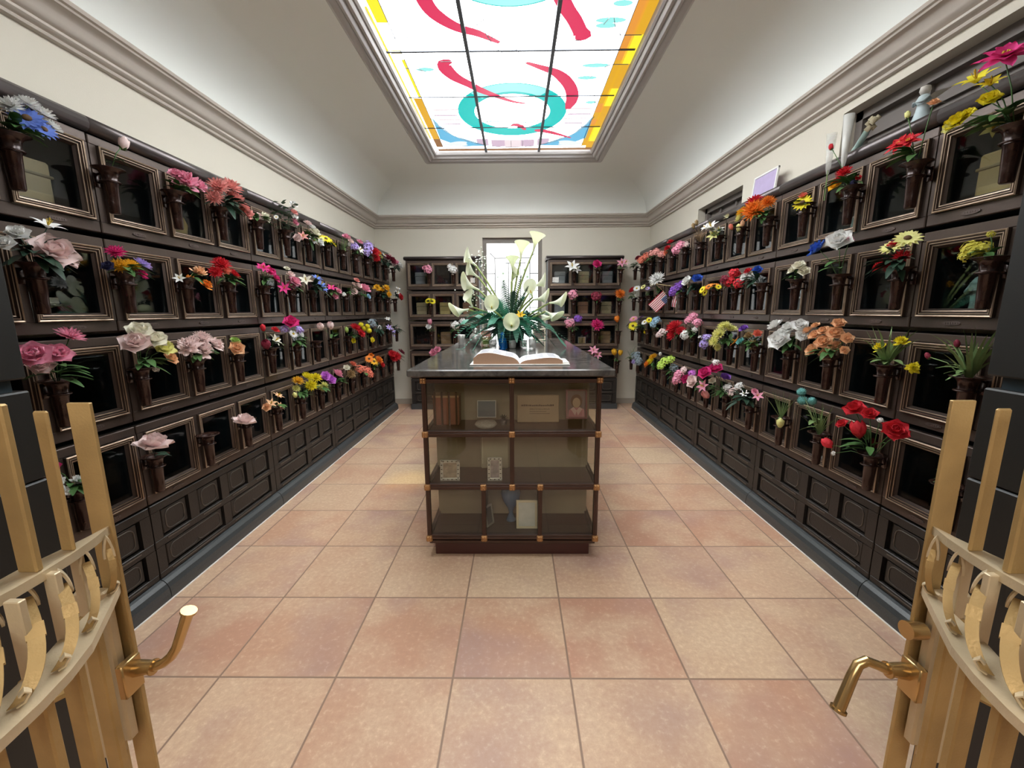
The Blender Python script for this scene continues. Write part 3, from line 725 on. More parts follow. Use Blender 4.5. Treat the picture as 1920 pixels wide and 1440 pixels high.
BQ=[
'L|1|-1|white mums with large blue daisies|mum W 17 10 89 40;mum W 21 60 119 36;mum W 11 109 109 41;mum W 15 132 76 33;daisy BL 27 43 67 50;daisy BL 27 92 52 39|leaf',
'L|1|0|single pale pink rosebud on a thin stem|bud LP 4 87 130 34|stem',
'L|1|1|bright pink roses over dark green leaves|peony P 34 47 59 63;rose P 9 16 85 39;peony P 15 152 68 45;rose CR 3 113 47 33;rose CR 14 34 36 26|leaf',
'L|1|2|mound of salmon pink mums|mum SA 36 -52 98 66;mum SA 40 44 124 69;mum SA 24 -78 35 53;mum SA 35 70 72 64;mum SA 21 168 48 51|dark',
'L|1|3|little pink and cream carnations|peony SA 17 -120 17 38;peony LP 8 -6 22 37;peony CR 15 53 31 45;peony SA 9 -155 35 31|leaf',
'L|1|4|tall eucalyptus with white and pink stock|peony W 79 -20 177 33;rose SA 81 -20 122 32;peony W 86 -20 89 29;rose P 83 -20 56 32;daisy W 23 -153 65 18;rose W 61 -20 148 23|euc',
'L|1|5|pink and cream blossoms|rose LP 17 -20 107 41;rose CR 67 -20 41 52;lily SA 28 -139 -4 46;lily W 53 -20 -21 53;rose LP 20 -209 -31 39;rose W 53 -20 78 36;rose W 104 -20 -34 37|leaf',
'L|1|6|bright yellow daisies|daisy Y 28 -80 42 58;daisy Y 61 -20 20 49;daisy LY 20 -155 26 33|leaf',
'L|1|7|pink roses above thin green sprigs|rose P 51 -20 117 51;rose LP 90 -20 82 38;bud W 78 -20 57 26|grass',
'L|1|8|pale blue and white blossoms with a pink bud|rose P 58 -20 124 42;hyd LV 17 -52 77 47;lily W 59 -20 54 51|leaf',
'L|1|9|round blue violet hydrangea|hyd LV 34 -24 137 63;hyd LV 27 -69 73 57|dark',
'L|1|10|red dahlias with a yellow bloom|mum R 43 -198 95 72;mum R 36 -154 34 66;rose O 35 -20 106 41;rose LY 45 -20 57 49;lily W 98 -20 87 38|dark',
'L|1|11|deep burgundy roses|rose DR 49 -20 84 70;rose DR 96 -20 57 61;rose LP 72 -20 117 35|dark',
'L|1|12|dusty pink and white posy|rose P 45 -20 62 65;rose W 95 -20 33 56;rose LP 17 -52 38 46|dark',
'L|2|-1|huge blush peony with white lilies|rose LP 48 21 37 77;rose W 22 -47 89 37;lily W 21 52 139 47;rose W 21 -89 52 32;rose LP 17 88 22 47|dark',
'L|2|0|magenta, gold and lavender mums with raffia|mum HP 20 -50 76 40;mum YO 11 -31 22 41;mum YO 17 15 29 38;mum LV 10 77 40 40;mum HP 13 60 -3 32;rose DB 2 -74 18 27|leaf',
'L|2|1|three orange carnations|peony LO 11 81 37 41;peony O 29 94 -28 35;tulip O 7 15 -11 34;lily W 21 -70 -4 29|stem',
'L|2|2|scarlet spider mums|mum R 27 -97 92 56;mum R 22 -141 47 43;mum R 14 16 49 43;mum CO 18 -64 63 42|leaf',
'L|2|3|magenta orchids in a row|lily HP 16 -20 119 46;rose HP 18 45 94 47;rose HP 10 115 57 40;lily HP 17 25 113 47;lily HP 3 -32 125 30|stem',
'L|2|4|pink roses beside magenta lilies|lily HP 17 -129 0 47;rose P 34 -20 45 58;rose P 13 -31 21 43;rose LP 29 -53 96 38;rose CR 20 -74 136 28|leaf',
'L|2|5|periwinkle blue lilies with one cream lily|lily BL 53 -20 104 50;lily BL 84 -20 53 50;lily BL 108 -20 19 40;lily CR 28 -158 78 57|dark',
'L|2|6|raspberry pink lilies|lily HP 25 -44 41 55;rose P 76 -20 13 36;rose P 43 -20 -34 36|leaf',
'L|2|7|small coral and white sprays|rose SA 121 -20 126 40;rose LP 139 -20 79 40;hyd W 20 -92 -5 22;rose LP 97 -20 90 33|leaf',
'L|2|8|round candy pink rose|rose P 76 -20 60 79;rose LP 19 -159 27 49;rose W 26 -20 5 43;rose LB 111 -20 -12 36|leaf',
'L|2|10|golden yellow marigolds|peony YO 23 -121 108 53;peony YO 40 -20 75 54;peony YO 101 -20 107 54;peony YO 123 -20 36 47|dark',
'L|2|12|white lily with small red blooms|lily W 57 -20 142 44;lily W 46 -20 84 53;rose R 80 -20 26 58|dark',
'L|3|-1|four big pink roses with long leaves|rose P 28 -77 98 57;rose P 28 -6 94 50;mum P 24 51 156 49;rose LP 15 -51 61 44|leaf',
'L|3|0|cream and blush garden roses|rose CR 31 -10 157 60;rose CR 34 49 115 63;rose LP 38 -45 110 67;rose LY 31 94 74 60;rose LO 27 130 23 40;hyd W 19 35 19 13;hyd W 4 71 -16 16|leaf',
'L|3|1|dense pink carnations|peony LP 26 -84 71 56;peony LP 33 -3 47 62;mum LP 27 15 105 56;peony LP 23 107 63 53;peony LP 20 -36 94 40|leaf',
'L|3|2|small peach rose with a green bud|rose LO 22 -47 30 52;rose GR 8 -27 73 34|stem',
'L|3|3|red rosebuds with a cream lily|bud R 20 -103 141 29;rose R 29 12 118 35;lily CR 28 14 52 57;tulip DR 22 -88 20 51|stem',
'L|3|4|magenta rose over lilac and white daisies|rose HP 38 -128 163 67;hyd LV 2 -148 122 32;hyd LV 40 -20 108 34;daisy W 16 -64 82 37;rose W 49 -20 72 30|leaf',
'L|3|6|two pale pink tulips|tulip LP 22 -296 113 51;tulip LP 25 -117 111 54|stem',
'L|3|7|red mums with green buds|mum R 78 -20 83 63;mum R 128 -20 30 57;bud GR 10 -68 65 34;rose Y 47 -20 -44 34|leaf',
'L|3|8|yellow button flowers|pom Y 26 -46 105 31;pom Y 48 -20 64 31;pom Y 84 -20 87 31;pom Y 99 -20 41 32;rose Y 121 -20 -57 38|stem',
'L|3|10|blue grey leaves with white flecks|hyd GB 30 -404 113 60;hyd W 22 -128 41 43|dark',
'L|3|12|mauve lilies with white blossoms|lily W 12 -409 149 42;lily LV 22 -417 39 50;lily LV 23 -262 -10 52;rose LP 19 -96 4 49;lily LV 14 -195 -71 44|dark',
'L|4|-1|pink and white blooms behind the gate bars|rose HP 26 -95 114 32;peony W 5 -71 47 30;peony W 26 -75 14 23;peony W 24 -22 37 22|leaf',
'L|4|0|one wide blush rose|rose LP 52 -58 63 81|one',
'L|4|2|one pale pink rose close to the rim|rose LP 48 -92 1 76|one',
'L|4|3|peach hydrangea florets|lily LO 11 -90 45 41;lily LO 12 3 78 42;lily LO 25 -12 8 38;rose LO 29 -172 35 34|stem',
'L|4|4|yellow and gold mums|mum YO 21 -77 138 51;mum Y 68 -20 157 57;mum LY 9 -87 82 37;bud LY 25 -141 43 30|leaf',
'L|4|5|lemon yellow mums|mum Y 30 -228 72 59;mum Y 27 -133 118 56;mum LY 18 -46 16 47;mum LY 39 -20 35 43|leaf',
'L|4|6|orchid purple blooms with a pink rose|rose OR 25 -302 104 53;rose OR 25 -205 54 55;rose P 34 -84 89 63|leaf',
'L|4|7|dried tan grasses with a coral bud|rose CO 24 -20 127 49;rose CR 16 -151 112 40;mum TN 28 -99 46 57|dry',
'L|4|8|coral pink geraniums|hyd CO 25 -146 55 50;hyd CO 46 -20 14 58;hyd CO 79 -20 -22 45|leaf',
'L|4|9|orange and gold autumn daisies|daisy O 24 -211 132 53;daisy YO 32 -83 86 62;rose O 61 -20 91 66;rose O 10 -98 156 40;rose R 96 -20 40 49|leaf',
'L|4|12|scarlet autumn mums|mum R 59 -304 63 87;mum R 39 -399 101 69;mum DR 55 -20 85 64;mum R 41 -345 38 69|leaf',
'R|1|-1|big hot pink flower over yellow lilies|poin HP -40 36 225 70;lily Y -26 134 206 56;lily Y -16 91 173 39;rose Y -18 177 84 47;rose Y -29 73 110 36;lily LY -15 58 18 36;rose LY -25 195 73 32;rose Y -2 165 105 28|leaf',
'R|1|0|red poinsettia with gold beads|poin R -19 73 100 49;poin R -14 37 99 44;pom TN -27 43 56 15;pom TN -13 44 36 11;rose LO -2 -37 204 24;bud LY -2 72 210 19|leaf',
'R|1|1|red and yellow mums with dark berries|mum R -16 35 75 41;mum R -4 78 53 34;rose YO -8 94 29 38;rose R -13 -54 27 16;pom DB -15 -30 12 16;bud R -17 148 235 20|leaf',
'R|1|2|one wide yellow daisy|daisy Y -21 -12 7 51;rose CO -11 4 45 27|stem',
'R|1|3|large orange chrysanthemums|mum O -62 66 54 90;mum R -35 113 122 64;mum O -24 -23 88 53;mum YO -24 276 97 53;rose LY -11 331 65 41|leaf',
'R|1|4|small coral bud with pale leaves|bud CO -79 -20 3 27;bud LY -25 -20 -4 32;bud LO -14 -47 20 27|stem',
'R|1|5|white lilies over a yellow lily|lily W -78 -20 74 66;lily W -22 -31 43 51;lily LY -52 -20 5 57;lily W -125 -20 66 38|leaf',
'R|1|6|tan ornamental grass|bud TN -78 -20 140 28;bud TN -52 -20 167 28|dry',
'R|1|7|pink hydrangea|hyd P -52 -20 23 54;hyd P -91 -20 -16 49;hyd LP -12 -46 29 37|leaf',
'R|1|8|red berry spikes|rose R -58 -20 46 41;rose R -34 -20 104 41;rose CO -72 -20 3 35|leaf',
'R|1|10|salmon blossoms|hyd SA -24 -76 68 54;hyd SA -23 -241 70 52;hyd SA -14 -384 28 44|leaf',
'R|1|12|coral and rose blossoms|hyd CO -26 -555 61 56;hyd CO -29 -369 45 59;rose DR -24 -203 84 54;rose CR -28 -87 -27 28|leaf',
'R|2|-1|yellow green hydrangea|hyd GY -8 63 40 31;hyd GY -4 34 29 33;hyd GY -21 68 15 22;hyd GY -17 1 77 13|leaf',
'R|2|0|pale yellow and red gerberas|daisy LY -22 -37 115 51;daisy LY -19 35 92 49;mum R -13 36 99 26;mum R -7 -4 45 37;mum R -7 92 18 35;mum R -21 21 8 31|dark',
'R|2|1|white rose beside a blue rose|rose W -41 -21 156 69;rose P -9 -43 160 25;rose BD -30 132 142 57|stem',
'R|2|2|cream hydrangea with long leaves|rose CR -29 -54 69 41;rose CR -14 -77 40 38;rose CR -22 4 50 36|leaf',
'R|2|3|red, white and blue blooms|rose BD -19 34 88 38;rose R -14 154 89 36;rose W -26 153 53 45;rose W -9 89 47 39|dark',
'R|2|4|rich red hydrangeas|hyd R -31 -20 92 44;hyd R -62 -20 35 44;hyd R -26 -90 15 39;hyd DR -98 -20 50 36;rose R -14 -20 73 43|leaf',
'R|2|5|orange and yellow black-eyed daisies|daisy O -59 -20 15 46;daisy O -14 -24 27 41;daisy Y -109 -20 -7 37;daisy Y -86 -20 -32 32;daisy Y -15 -93 10 27|leaf',
'R|2|6|white rose beside a navy rose|rose W -97 -20 81 60;rose BD -29 -58 96 59|dark',
'R|2|7|purple hydrangea|hyd PU -58 -20 42 56;hyd PU -97 -20 2 50;hyd PU -27 -30 77 39|leaf',
'R|2|9|ivory chrysanthemum above two small flags|mum W -76 -139 158 104;mum CR -59 -20 126 64|stem',
'R|2|10|pale yellow and lilac pansies|daisy LY -90 -20 109 42;daisy LV -37 -20 90 35|leaf',
'R|2|12|red and white daisies|rose R -37 -62 94 66;daisy W -25 -195 116 54;lily W -15 -76 15 43|leaf',
'R|3|-1|green blade plant with purple seed heads|bud DR -13 50 115 18;bud DR -9 154 59 17|blade',
'R|3|0|three yellow pompons with trailing grass|peony Y -27 7 75 30;peony Y -20 -80 107 30;peony Y -24 -153 7 27|blade',
'R|3|1|dense bunch of peach roses|rose LO -27 13 70 51;rose LO -19 -45 118 49;rose LO -28 76 103 43;rose LO -26 86 24 46;rose LO -15 -7 14 44;rose LO -17 -122 99 35;rose LO -9 -48 169 39;rose LO -23 -122 44 26;rose LO -8 170 121 38;rose LO -16 38 127 38;rose LO -7 -37 55 37;rose LO -2 121 152 30|leaf',
'R|3|2|snow white roses|rose W -54 -8 63 83;rose W -25 105 141 55;rose W -22 -10 129 52;rose W -24 -113 149 53;rose W -29 -148 96 42|leaf',
'R|3|3|mixed purple, orange and teal posy|rose PU -12 145 104 42;lily O -19 232 14 44;rose TE -17 162 15 38;mum TN -20 6 5 45;rose CO -16 -33 83 34;rose TN -17 67 63 36|leaf',
'R|3|4|cream yellow stock|mum LY -101 -20 61 64;mum LY -69 -20 121 55;mum LY -20 -29 97 50;mum LY -133 -20 9 51;mum LY -101 -20 -36 37|leaf',
'R|3|5|small violet blue cluster|hyd LV -44 -20 11 43;hyd LV -63 -20 -38 43;rose W -103 -20 20 17|leaf',
'R|3|6|tall pink bells with white sprigs|hyd P -23 -20 183 47;hyd P -16 -92 132 46;hyd P -64 -20 149 42;hyd W -84 -20 19 47;hyd W -17 -61 69 31|leaf',
'R|3|7|large crimson dahlia|mum R -64 -31 74 93;mum R -71 -20 -1 75;mum R -31 -103 40 61|leaf',
'R|3|8|soft pink sprays|hyd LP -57 -20 9 50;hyd LP -101 -20 -19 38|leaf',
'R|3|9|powder blue blossoms|hyd LB -24 -38 127 53;hyd LB -52 -20 84 47|leaf',
'R|3|11|white and yellow pansies|daisy W -22 -262 97 51;daisy Y -28 -446 127 42;daisy PU -23 -77 147 53;rose Y -5 -270 -23 35|leaf',
'R|3|12|pink, purple and yellow pansies|daisy P -35 -145 128 64;daisy PU -64 -20 60 50;daisy Y -44 -168 35 72|leaf',
'R|4|-1|pink blooms half hidden by the gate|rose HP -9 -5 90 18;rose P -22 -16 152 20|leaf',
"R|4|0|bright red roses with white baby's breath|rose R -27 95 185 56;rose R -22 19 181 40;tulip R -31 52 90 60;rose R -26 -119 146 56;rose R -17 168 94 33;tulip R -28 224 -30 43;hyd W -10 -26 168 13;hyd W -17 199 -67 13;rose R -2 -131 140 29|leaf",
'R|4|1|three frosted teal balls in tall grass|pom TE -17 151 196 27;pom TE -13 140 149 30;pom TE -29 42 167 25|blade',
'R|4|2|pale yellow egg shaped bloom in grass|bud LY -28 -42 -26 38|grass',
'R|4|3|white and pink phlox on dark leaves|hyd W -9 293 69 39;hyd W -7 148 104 36;hyd LP -8 228 48 38;lily W -6 72 67 34;lily P -22 -118 91 40;rose P -16 -67 110 26|dark',
'R|4|4|hot pink roses with purple and salmon blooms|rose HP -182 -20 174 67;rose HP -111 -20 203 72;tulip SA -161 -20 2 52;lily P -195 -20 78 57;rose LP -272 -20 112 63;rose PU -29 -20 144 46;hyd W -111 -20 261 30;rose CR -124 -20 116 36|leaf',
'R|4|5|magenta rose among pink hydrangea|hyd P -260 -20 115 44;hyd P -275 -20 69 44;rose HP -189 -20 74 52;hyd OR -148 -20 124 39;hyd LP -217 -20 156 34|leaf',
'R|4|7|lime green hydrangea|hyd LG -135 -20 146 53;hyd LG -175 -20 103 47;hyd LG -77 -20 168 47;hyd GB -39 -20 81 47|leaf',
'R|4|9|golden yellow lilies|mum YO -31 -20 115 60;mum Y -60 -20 64 60;rose O -96 -20 33 49;bud W -21 -217 172 31|leaf',
'R|4|12|silver blue thistle with trailing sprigs|hyd GB -42 -379 57 71;hyd GB -33 -477 -3 62;hyd LV -23 -248 -31 49|blade',
'B|1|0|small rose pink cluster|hyd P -3 -34 6 63;rose P -49 -17 28 47|leaf',
'B|1|1|white sprigs|hyd W -1 -34 4 64;hyd W -47 -10 48 40|leaf',
'B|2|0|two yellow sunflowers|daisy Y -21 -27 11 49;daisy Y 36 -19 4 49|leaf',
'B|3|0|pink tulip with a white bloom|tulip P -10 -29 130 59;rose W -27 -29 72 49|leaf',
'B|3|1|white blossom sprigs|hyd W 7 -37 92 67;hyd W 109 -21 142 50|leaf',
'B|4|0|bright pink blossoms low by the counter|rose P 28 -40 126 70;rose P 80 -30 169 60|leaf',
'B|1|3|white lilies|lily W -38 -74 38 103;lily W 16 -48 -1 77|leaf',
'B|1|4|single crimson pink bloom|rose HP -27 -45 60 74|leaf',
'B|1|5|pink and white lilies|lily P -3 -46 79 76;lily LP 49 -38 86 67|leaf',
'B|2|3|dusty pink blossoms|hyd P -19 -43 86 73|leaf',
'B|2|4|plum and pink blossoms|hyd DR -22 -51 55 80;rose P -15 -18 28 48|leaf',
'B|2|5|orange mums|mum O -17 -57 82 86|leaf',
'B|3|3|pink and violet blooms|hyd P -56 -45 121 75;hyd PU 54 -36 171 66|leaf',
'B|3|4|magenta dahlia|mum HP -8 -78 85 107|leaf',
'B|3|5|orange tulip|tulip O -35 -37 154 67|stem',
'B|4|4|pink lilies|lily P -37 -52 155 82;lily P 18 -43 94 73|leaf',
'B|4|5|apricot tulips|tulip YO -55 -39 115 69;tulip YO 29 -29 106 59|stem',
]
used=set()
for rec in BQ:
    side,row,i,name,_,_=rec.split('|');used.add((side,int(row)-1,int(i)))
    bouquet(rec)
    vase(side,int(row)-1,int(i),'brown bronze cone vase holding '+name)
for side in 'LR':
    for row in range(4):
        for i in range(-1,13):
            if (side,row,i) in used:continue
            if rim(side,row,i).y>5.75:continue
            k,m=divmod(i+3,3);k=max(0,k)
            lab='bare bronze vase, %s, %s, %s mullion, %s'%(WN[side],ROWN[row],('first','second','third')[m],NTH[min(k,4)])
            vase(side,row,i,lab)
# two small flags tucked beside the vase on the right wall
M_fr=mat('flag_red',(.55,.03,.05),.8);M_fw=mat('flag_white',(.75,.75,.75),.8);M_fb=mat('flag_blue',(.04,.06,.18),.8)
def flag(loc,lab,tilt,rz):
    t=thing('hand_flag',lab,'flag',loc,rz,'small flags')
    s_=MB();s_.tube([(0,0,-.10),(0,0,.19)],.003,5);s_.obj('stick',mat('flag_stick',(.5,.38,.2),.6),t)
    f=MB();W_,Hh=.20,.12;n=8
    for st in range(13):
        for k in range(n):
            x0,x1=W_*k/n,W_*(k+1)/n;z1=.185-Hh*st/13;z0=.185-Hh*(st+1)/13
            if st<7 and k<3:mi=2
            else:mi=st%2
            y=lambda x:.012*math.sin(x*32)
            f.add([(x0,y(x0),z0),(x1,y(x1),z0),(x1,y(x1),z1),(x0,y(x0),z1)],[(0,1,2,3)],mi)
    for sx in range(5):
        for sz in range(4):
            f.box(.008+sx*.014,.012+sx*.014,-.006,-.004,.128+sz*.014,.132+sz*.014,1)
    f.obj('flag_cloth',[M_fr,M_fw,M_fb],t);t.rotation_euler=tilt;t.scale=(1.05,)*3;return t
flag((1.59,4.75,1.665),'small striped flag drooping below the ivory chrysanthemum, nearer the back wall',(0,2.35,-.25),0)
flag((1.61,4.56,1.665),'small striped flag drooping beside the purple hydrangea',(0,1.75,-.5),0)
# ------------------------------------------------------------------ island display case
T0=thing('display_case','glass fronted display case with bronze rails under a marble top','display case',(-.025,2.19,0))
def I(x0,x1,y0,y1,z0,z1,b=.003):return (x0+.025,x1+.025,y0-2.19,y1-2.19,z0,z1,b)
YI=4.57
MB().bbox(*I(-.475,.42,2.215,YI-.03,0,.09)).obj('plinth',M_kick,T0)
b=MB();b.bbox(*I(-.57,.513,2.115,4.645,1.068,1.105,.006));b.obj('marble_top',M_marble,T0,False)
xsT=[-.50,-.0245,.446];xsB=[-.50,-.186,.132,.446];zr=[.123,.433,.74,1.04]
def rail(b,x0,x1,z,y0=2.178,h=.017):
    b.bbox(*I(x0,x1,y0+.002,y0+.03,z-h,z+h,.002));b.bbox(*I(x0,x1,y0-.004,y0+.004,z-.006,z+.006,.001))
b=MB()
for z in zr:rail(b,-.51,.456,z)
b.bbox(*I(-.50,.446,2.19,2.47,.432,.438,.001)).bbox(*I(-.50,.446,2.19,2.47,.739,.745,.001)).bbox(*I(-.50,.446,2.18,YI,.09,.122,.001)).bbox(*I(-.50,.446,2.18,YI,1.045,1.068,.001))
b.obj('shelf_rail',M_wood,T0)
def post(b,x,z0,z1,y=2.18):b.bbox(*I(x-.012,x+.012,y,y+.026,z0,z1,.002)).bbox(*I(x-.004,x+.004,y-.004,y+.004,z0,z1,.001))
for x in xsT:MB().merge((lambda q:(post(q,x,.45,1.03),q)[1])(MB())).obj('post',M_wood,T0)
for x in xsB:MB().merge((lambda q:(post(q,x,.13,.43),q)[1])(MB())).obj('post',M_wood,T0)
# rosettes
ro=MB();ro.bbox(-.017,.017,-.012,.01,-.017,.017,.004)
for k in range(4):
    a=k*PI/2+PI/4;ro.lathe([(0,-.006),(.008,-.004),(.009,0),(.008,.004),(0,.006)],8,(0,0,0),cap=False)
pet_=MB()
for k in range(4):
    pet_=MB().lathe([(.0,-.003),(.007,-.002),(.008,0),(.006,.003),(0,.004)],8,cap=False);M_=Matrix.Translation((.0095*math.cos(k*PI/2+PI/4),-.014,.0095*math.sin(k*PI/2+PI/4)))@Matrix.Rotation(PI/2,4,'X');ro.merge(pet_,M_,0)
ro.merge(MB().lathe([(0,-.003),(.004,0),(0,.004)],8,cap=False),Matrix.Translation((0,-.017,0))@Matrix.Rotation(PI/2,4,'X'),0)
ME_ro=ro.mesh('rosette',M_gold,False)
for x in xsT:
    for z in zr[2:]+([zr[1]] if x not in() else []):mk('rosette',ME_ro,T0,(x+.025,-.012,z))
for x in xsB:
    mk('rosette',ME_ro,T0,(x+.025,-.012,zr[0]))
    if x in (-.186,.132):mk('rosette',ME_ro,T0,(x+.025,-.012,zr[1]))
# glass front panes
for xa,xb,za,zb in ((-.488,-.036,.757,1.023),(-.012,.434,.757,1.023),(-.488,-.036,.45,.723),(-.012,.434,.45,.723),(-.488,-.198,.14,.416),(-.174,.12,.14,.416),(.144,.434,.14,.416)):
    MB().box(*I(xa,xb,2.196,2.199,za,zb)[:6]).obj('front_glass',M_iglass,T0)
MB().box(*I(-.498,.444,2.475,2.485,.12,1.05)[:6]).obj('back_panel',M_back,T0)
dv=MB().box(*I(-.19,-.182,2.2,2.475,.122,.433)[:6]).box(*I(.128,.136,2.2,2.475,.122,.433)[:6])
dv.obj('divider',M_wood,T0)
for sx,xx in ((-1,-.50),(1,.446)):
    for k in range(6):
        y0=2.19+(YI-2.19)*k/6;y1=2.19+(YI-2.19)*(k+1)/6
        b=MB()
        if k>0:b.bbox(*I(xx-.012,xx+.012,y0-.013,y0+.013,.1,1.05,.002))
        if k==5:b.bbox(*I(xx-.012,xx+.012,y1-.013,y1+.013,.1,1.05,.002))
        for z in zr:b.bbox(*I(xx-.012,xx+.012,y0,y1,z-.016,z+.016,.002))
        b.obj('side_rail',M_wood,T0)
        MB().box(*I(xx-.002,xx+.002,y0+.013,y1-.013,.14,1.023)[:6]).obj('side_glass',M_iglass,T0)
MB().box(*I(-.03,-.02,2.49,YI-.02,.12,1.05)[:6]).box(*I(-.49,.436,YI-.03,YI,.12,1.05)[:6]).obj('inner_wall',M_back,T0)
MB().box(*I(-.49,.436,2.49,YI-.03,.425,.435)[:6]).box(*I(-.49,.436,2.49,YI-.03,.735,.745)[:6]).obj('inner_shelf',M_wood,T0)
# ------------------------------------------------------------------ things inside the case
def frame(name,label,x,y,z,w_,h_,fw,fm,pm,rz=0,tilt=-.15,ornate=0,group='framed pictures',portrait=None):
    t=thing(name,label,'picture frame',(x,y,z),0,group);t.rotation_euler=(tilt,0,rz)
    b=MB();b.bbox(-w_/2,w_/2,0,.012,0,fw,.002).bbox(-w_/2,w_/2,0,.012,h_-fw,h_,.002).bbox(-w_/2,-w_/2+fw,0,.012,fw,h_-fw,.002).bbox(w_/2-fw,w_/2,0,.012,fw,h_-fw,.002)
    if ornate:
        n=int(w_/.012)
        for k in range(n):
            for zz in (fw/2,h_-fw/2):b.lathe([(0,-.003),(.0045,-.002),(.005,.002),(0,.004)],6,(-w_/2+(k+.5)*w_/n,-.002,zz),1 if k%2 else 0,False)
        n=int(h_/.012)
        for k in range(n):
            for xx in (-w_/2+fw/2,w_/2-fw/2):b.lathe([(0,-.003),(.0045,-.002),(.005,.002),(0,.004)],6,(xx,-.002,(k+.5)*h_/n),1 if k%2 else 0,False)
    b.obj('frame',[fm,mat('frame_dark',(.08,.075,.07),.4,.3)],t)
    MB().box(-w_/2+fw*.8,w_/2-fw*.8,.005,.009,fw*.8,h_-fw*.8).obj('picture',pm,t)
    MB().strap([(0,.012,h_*.7),(0,.012+h_*.35,h_*.02)],(.03,0,0),.003).obj('easel_back',mat('easel_black',(.02,.02,.02),.6),t)
    return t
def oval(cx,cz,rx,rz_,y,n=18):
    return [(cx+rx*math.cos(2*PI*k/n),y,cz+rz_*math.sin(2*PI*k/n)) for k in range(n)]
def flat(parent,name,pts,m):
    b=MB();b.add(pts,[tuple(range(len(pts)))]);return b.obj(name,m,parent)
M_ph1=mat('photo_sepia',(.32,.26,.2),.5,0,.4,.7,30);M_ph2=mat('photo_grey',(.28,.24,.25),.5,0,.4,.7,30)
frame('picture_frame','small landscape silver ornate frame on the middle shelf of the case',-.382,2.235,.445,.113,.122,.018,M_silver,M_ph1,ornate=1)
frame('picture_frame','small portrait silver ornate frame on the middle shelf, beside the centre post',-.125,2.235,.445,.084,.136,.018,M_silver,M_ph2,ornate=1)
frame('picture_frame','cream framed certificate leaning at the bottom of the case',.060,2.27,.130,.125,.170,.014,mat('cream_frame',(.70,.64,.48),.5),mat('photo_white',(.60,.64,.64),.4,0,.4,.2,25))
t=frame('picture_frame','thin grey frame turned sideways at the bottom of the case',-.155,2.31,.130,.075,.125,.012,mat('grey_frame',(.3,.3,.27),.5),mat('photo_dark',(.03,.05,.05),.4),rz=1.0)
t=frame('picture_frame','portrait of a person in a pink collared shirt in a case corner',.355,2.37,.775,.125,.175,.010,mat('rose_frame',(.30,.12,.13),.5),mat('photo_mauve',(.22,.15,.15),.5))
flat(t,'portrait_shoulders',[(-.05,.0045,.012),(.05,.0045,.012),(.045,.0045,.055),(.02,.0045,.068),(-.018,.0045,.068),(-.045,.0045,.052)],mat('portrait_pink',(.52,.22,.25),.6))
flat(t,'portrait_collar',[(-.035,.004,.058),(-.018,.004,.070),(0,.004,.05),(.018,.004,.070),(.035,.004,.058),(.008,.004,.02),(0,.004,.045),(-.008,.004,.02)],mat('portrait_collar',(.68,.45,.42),.6))
flat(t,'portrait_hair',oval(0,.105,.034,.040,.0043),mat('portrait_hair',(.20,.11,.08),.7))
flat(t,'portrait_face',oval(0,.095,.023,.030,.0038),mat('portrait_skin',(.50,.34,.24),.6))
frame('picture_frame','silver edged dark frame on the top shelf of the case',-.178,2.40,.775,.115,.105,.006,M_silver,mat('photo_blue',(.06,.10,.13),.35))
# slatted chest and plaque
t=thing('memorial_chest','reddish brown slatted chest on the left of the top case shelf','chest',(-.41,2.34,.746))
M_red=mat('red_leather',(.25,.085,.055),.5,0,.4,.3,20)
MB().bbox(-.075,.075,0,.10,0,.17,.006).obj('chest_body',M_red,t)
for k in range(4):MB().bbox(-.07+k*.042,-.058+k*.042,-.006,0,0,.20,.002).obj('slat',M_wood,t)
MB().bbox(-.078,.078,-.004,.1,.165,.178,.002).obj('chest_rim',mat('tan_edge',(.36,.22,.12),.5),t)
t=thing('wooden_plaque','light wooden memorial plaque with dark lettering in the case','plaque',(.13,2.40,.746));t.rotation_euler=(-.12,0,0)
MB().bbox(-.125,.125,0,.012,0,.165,.004).obj('plaque_board',mat('plaque_wood',(.42,.30,.19),.5,0,.4,.15,15),t)
tx=MB();rq=random.Random(5)
for z,h_,a,c in ((.098,.010,-.10,.095),(.078,.005,-.05,.07),(.064,.004,-.05,.05),(.052,.004,-.05,.07)):
    x=a
    while x<c:
        wd=rq.uniform(.004,.009)*h_/.007;tx.box(x,min(c,x+wd),-.0015,.0005,z,z+h_*rq.uniform(.6,1));x+=wd+.002
tx.obj('lettering',mat('lettering',(.10,.05,.03),.6),t)
t=thing('memory_board','cream board standing behind the silver frames on the middle shelf','board',(-.135,2.43,.445));t.rotation_euler=(-.06,0,0)
MB().bbox(-.085,.085,0,.012,0,.235,.006).obj('board_panel',mat('cream_board',(.42,.38,.27),.6),t)
MB().box(-.075,.075,-.001,.0,.205,.207).box(-.075,-.073,-.001,0,.03,.207).obj('board_line',mat('board_line',(.7,.66,.5),.6),t)
t=thing('glass_vase','round blue glass vase at the bottom centre of the case','vase',(-.035,2.38,.130))
MB().lathe([(.03,0),(.028,.01),(.012,.05),(.02,.08),(.05,.13),(.062,.18),(.05,.225),(.035,.24),(.03,.24),(.045,.22),(.0,.2)],20,cap=False).obj('vase_body',mat('blue_glaze',(.05,.13,.25),.2),t,True)
t=thing('small_plant','small dark succulent standing on the top case shelf','plant',(-.075,2.36,.746))
MB().lathe([(.018,0),(.024,.03),(.02,.03),(0,.028)],12,cap=False).obj('plant_pot',mat('dark_pot',(.05,.05,.06),.4),t,True)
lb=MB()
for k in range(16):leaf(lb,Vector((0,0,.028)),Vector((math.cos(k*2.4),math.sin(k*2.4),.5+k*.08)),.035,.014,0,0)
lb.obj('foliage',M_dark,t,True)
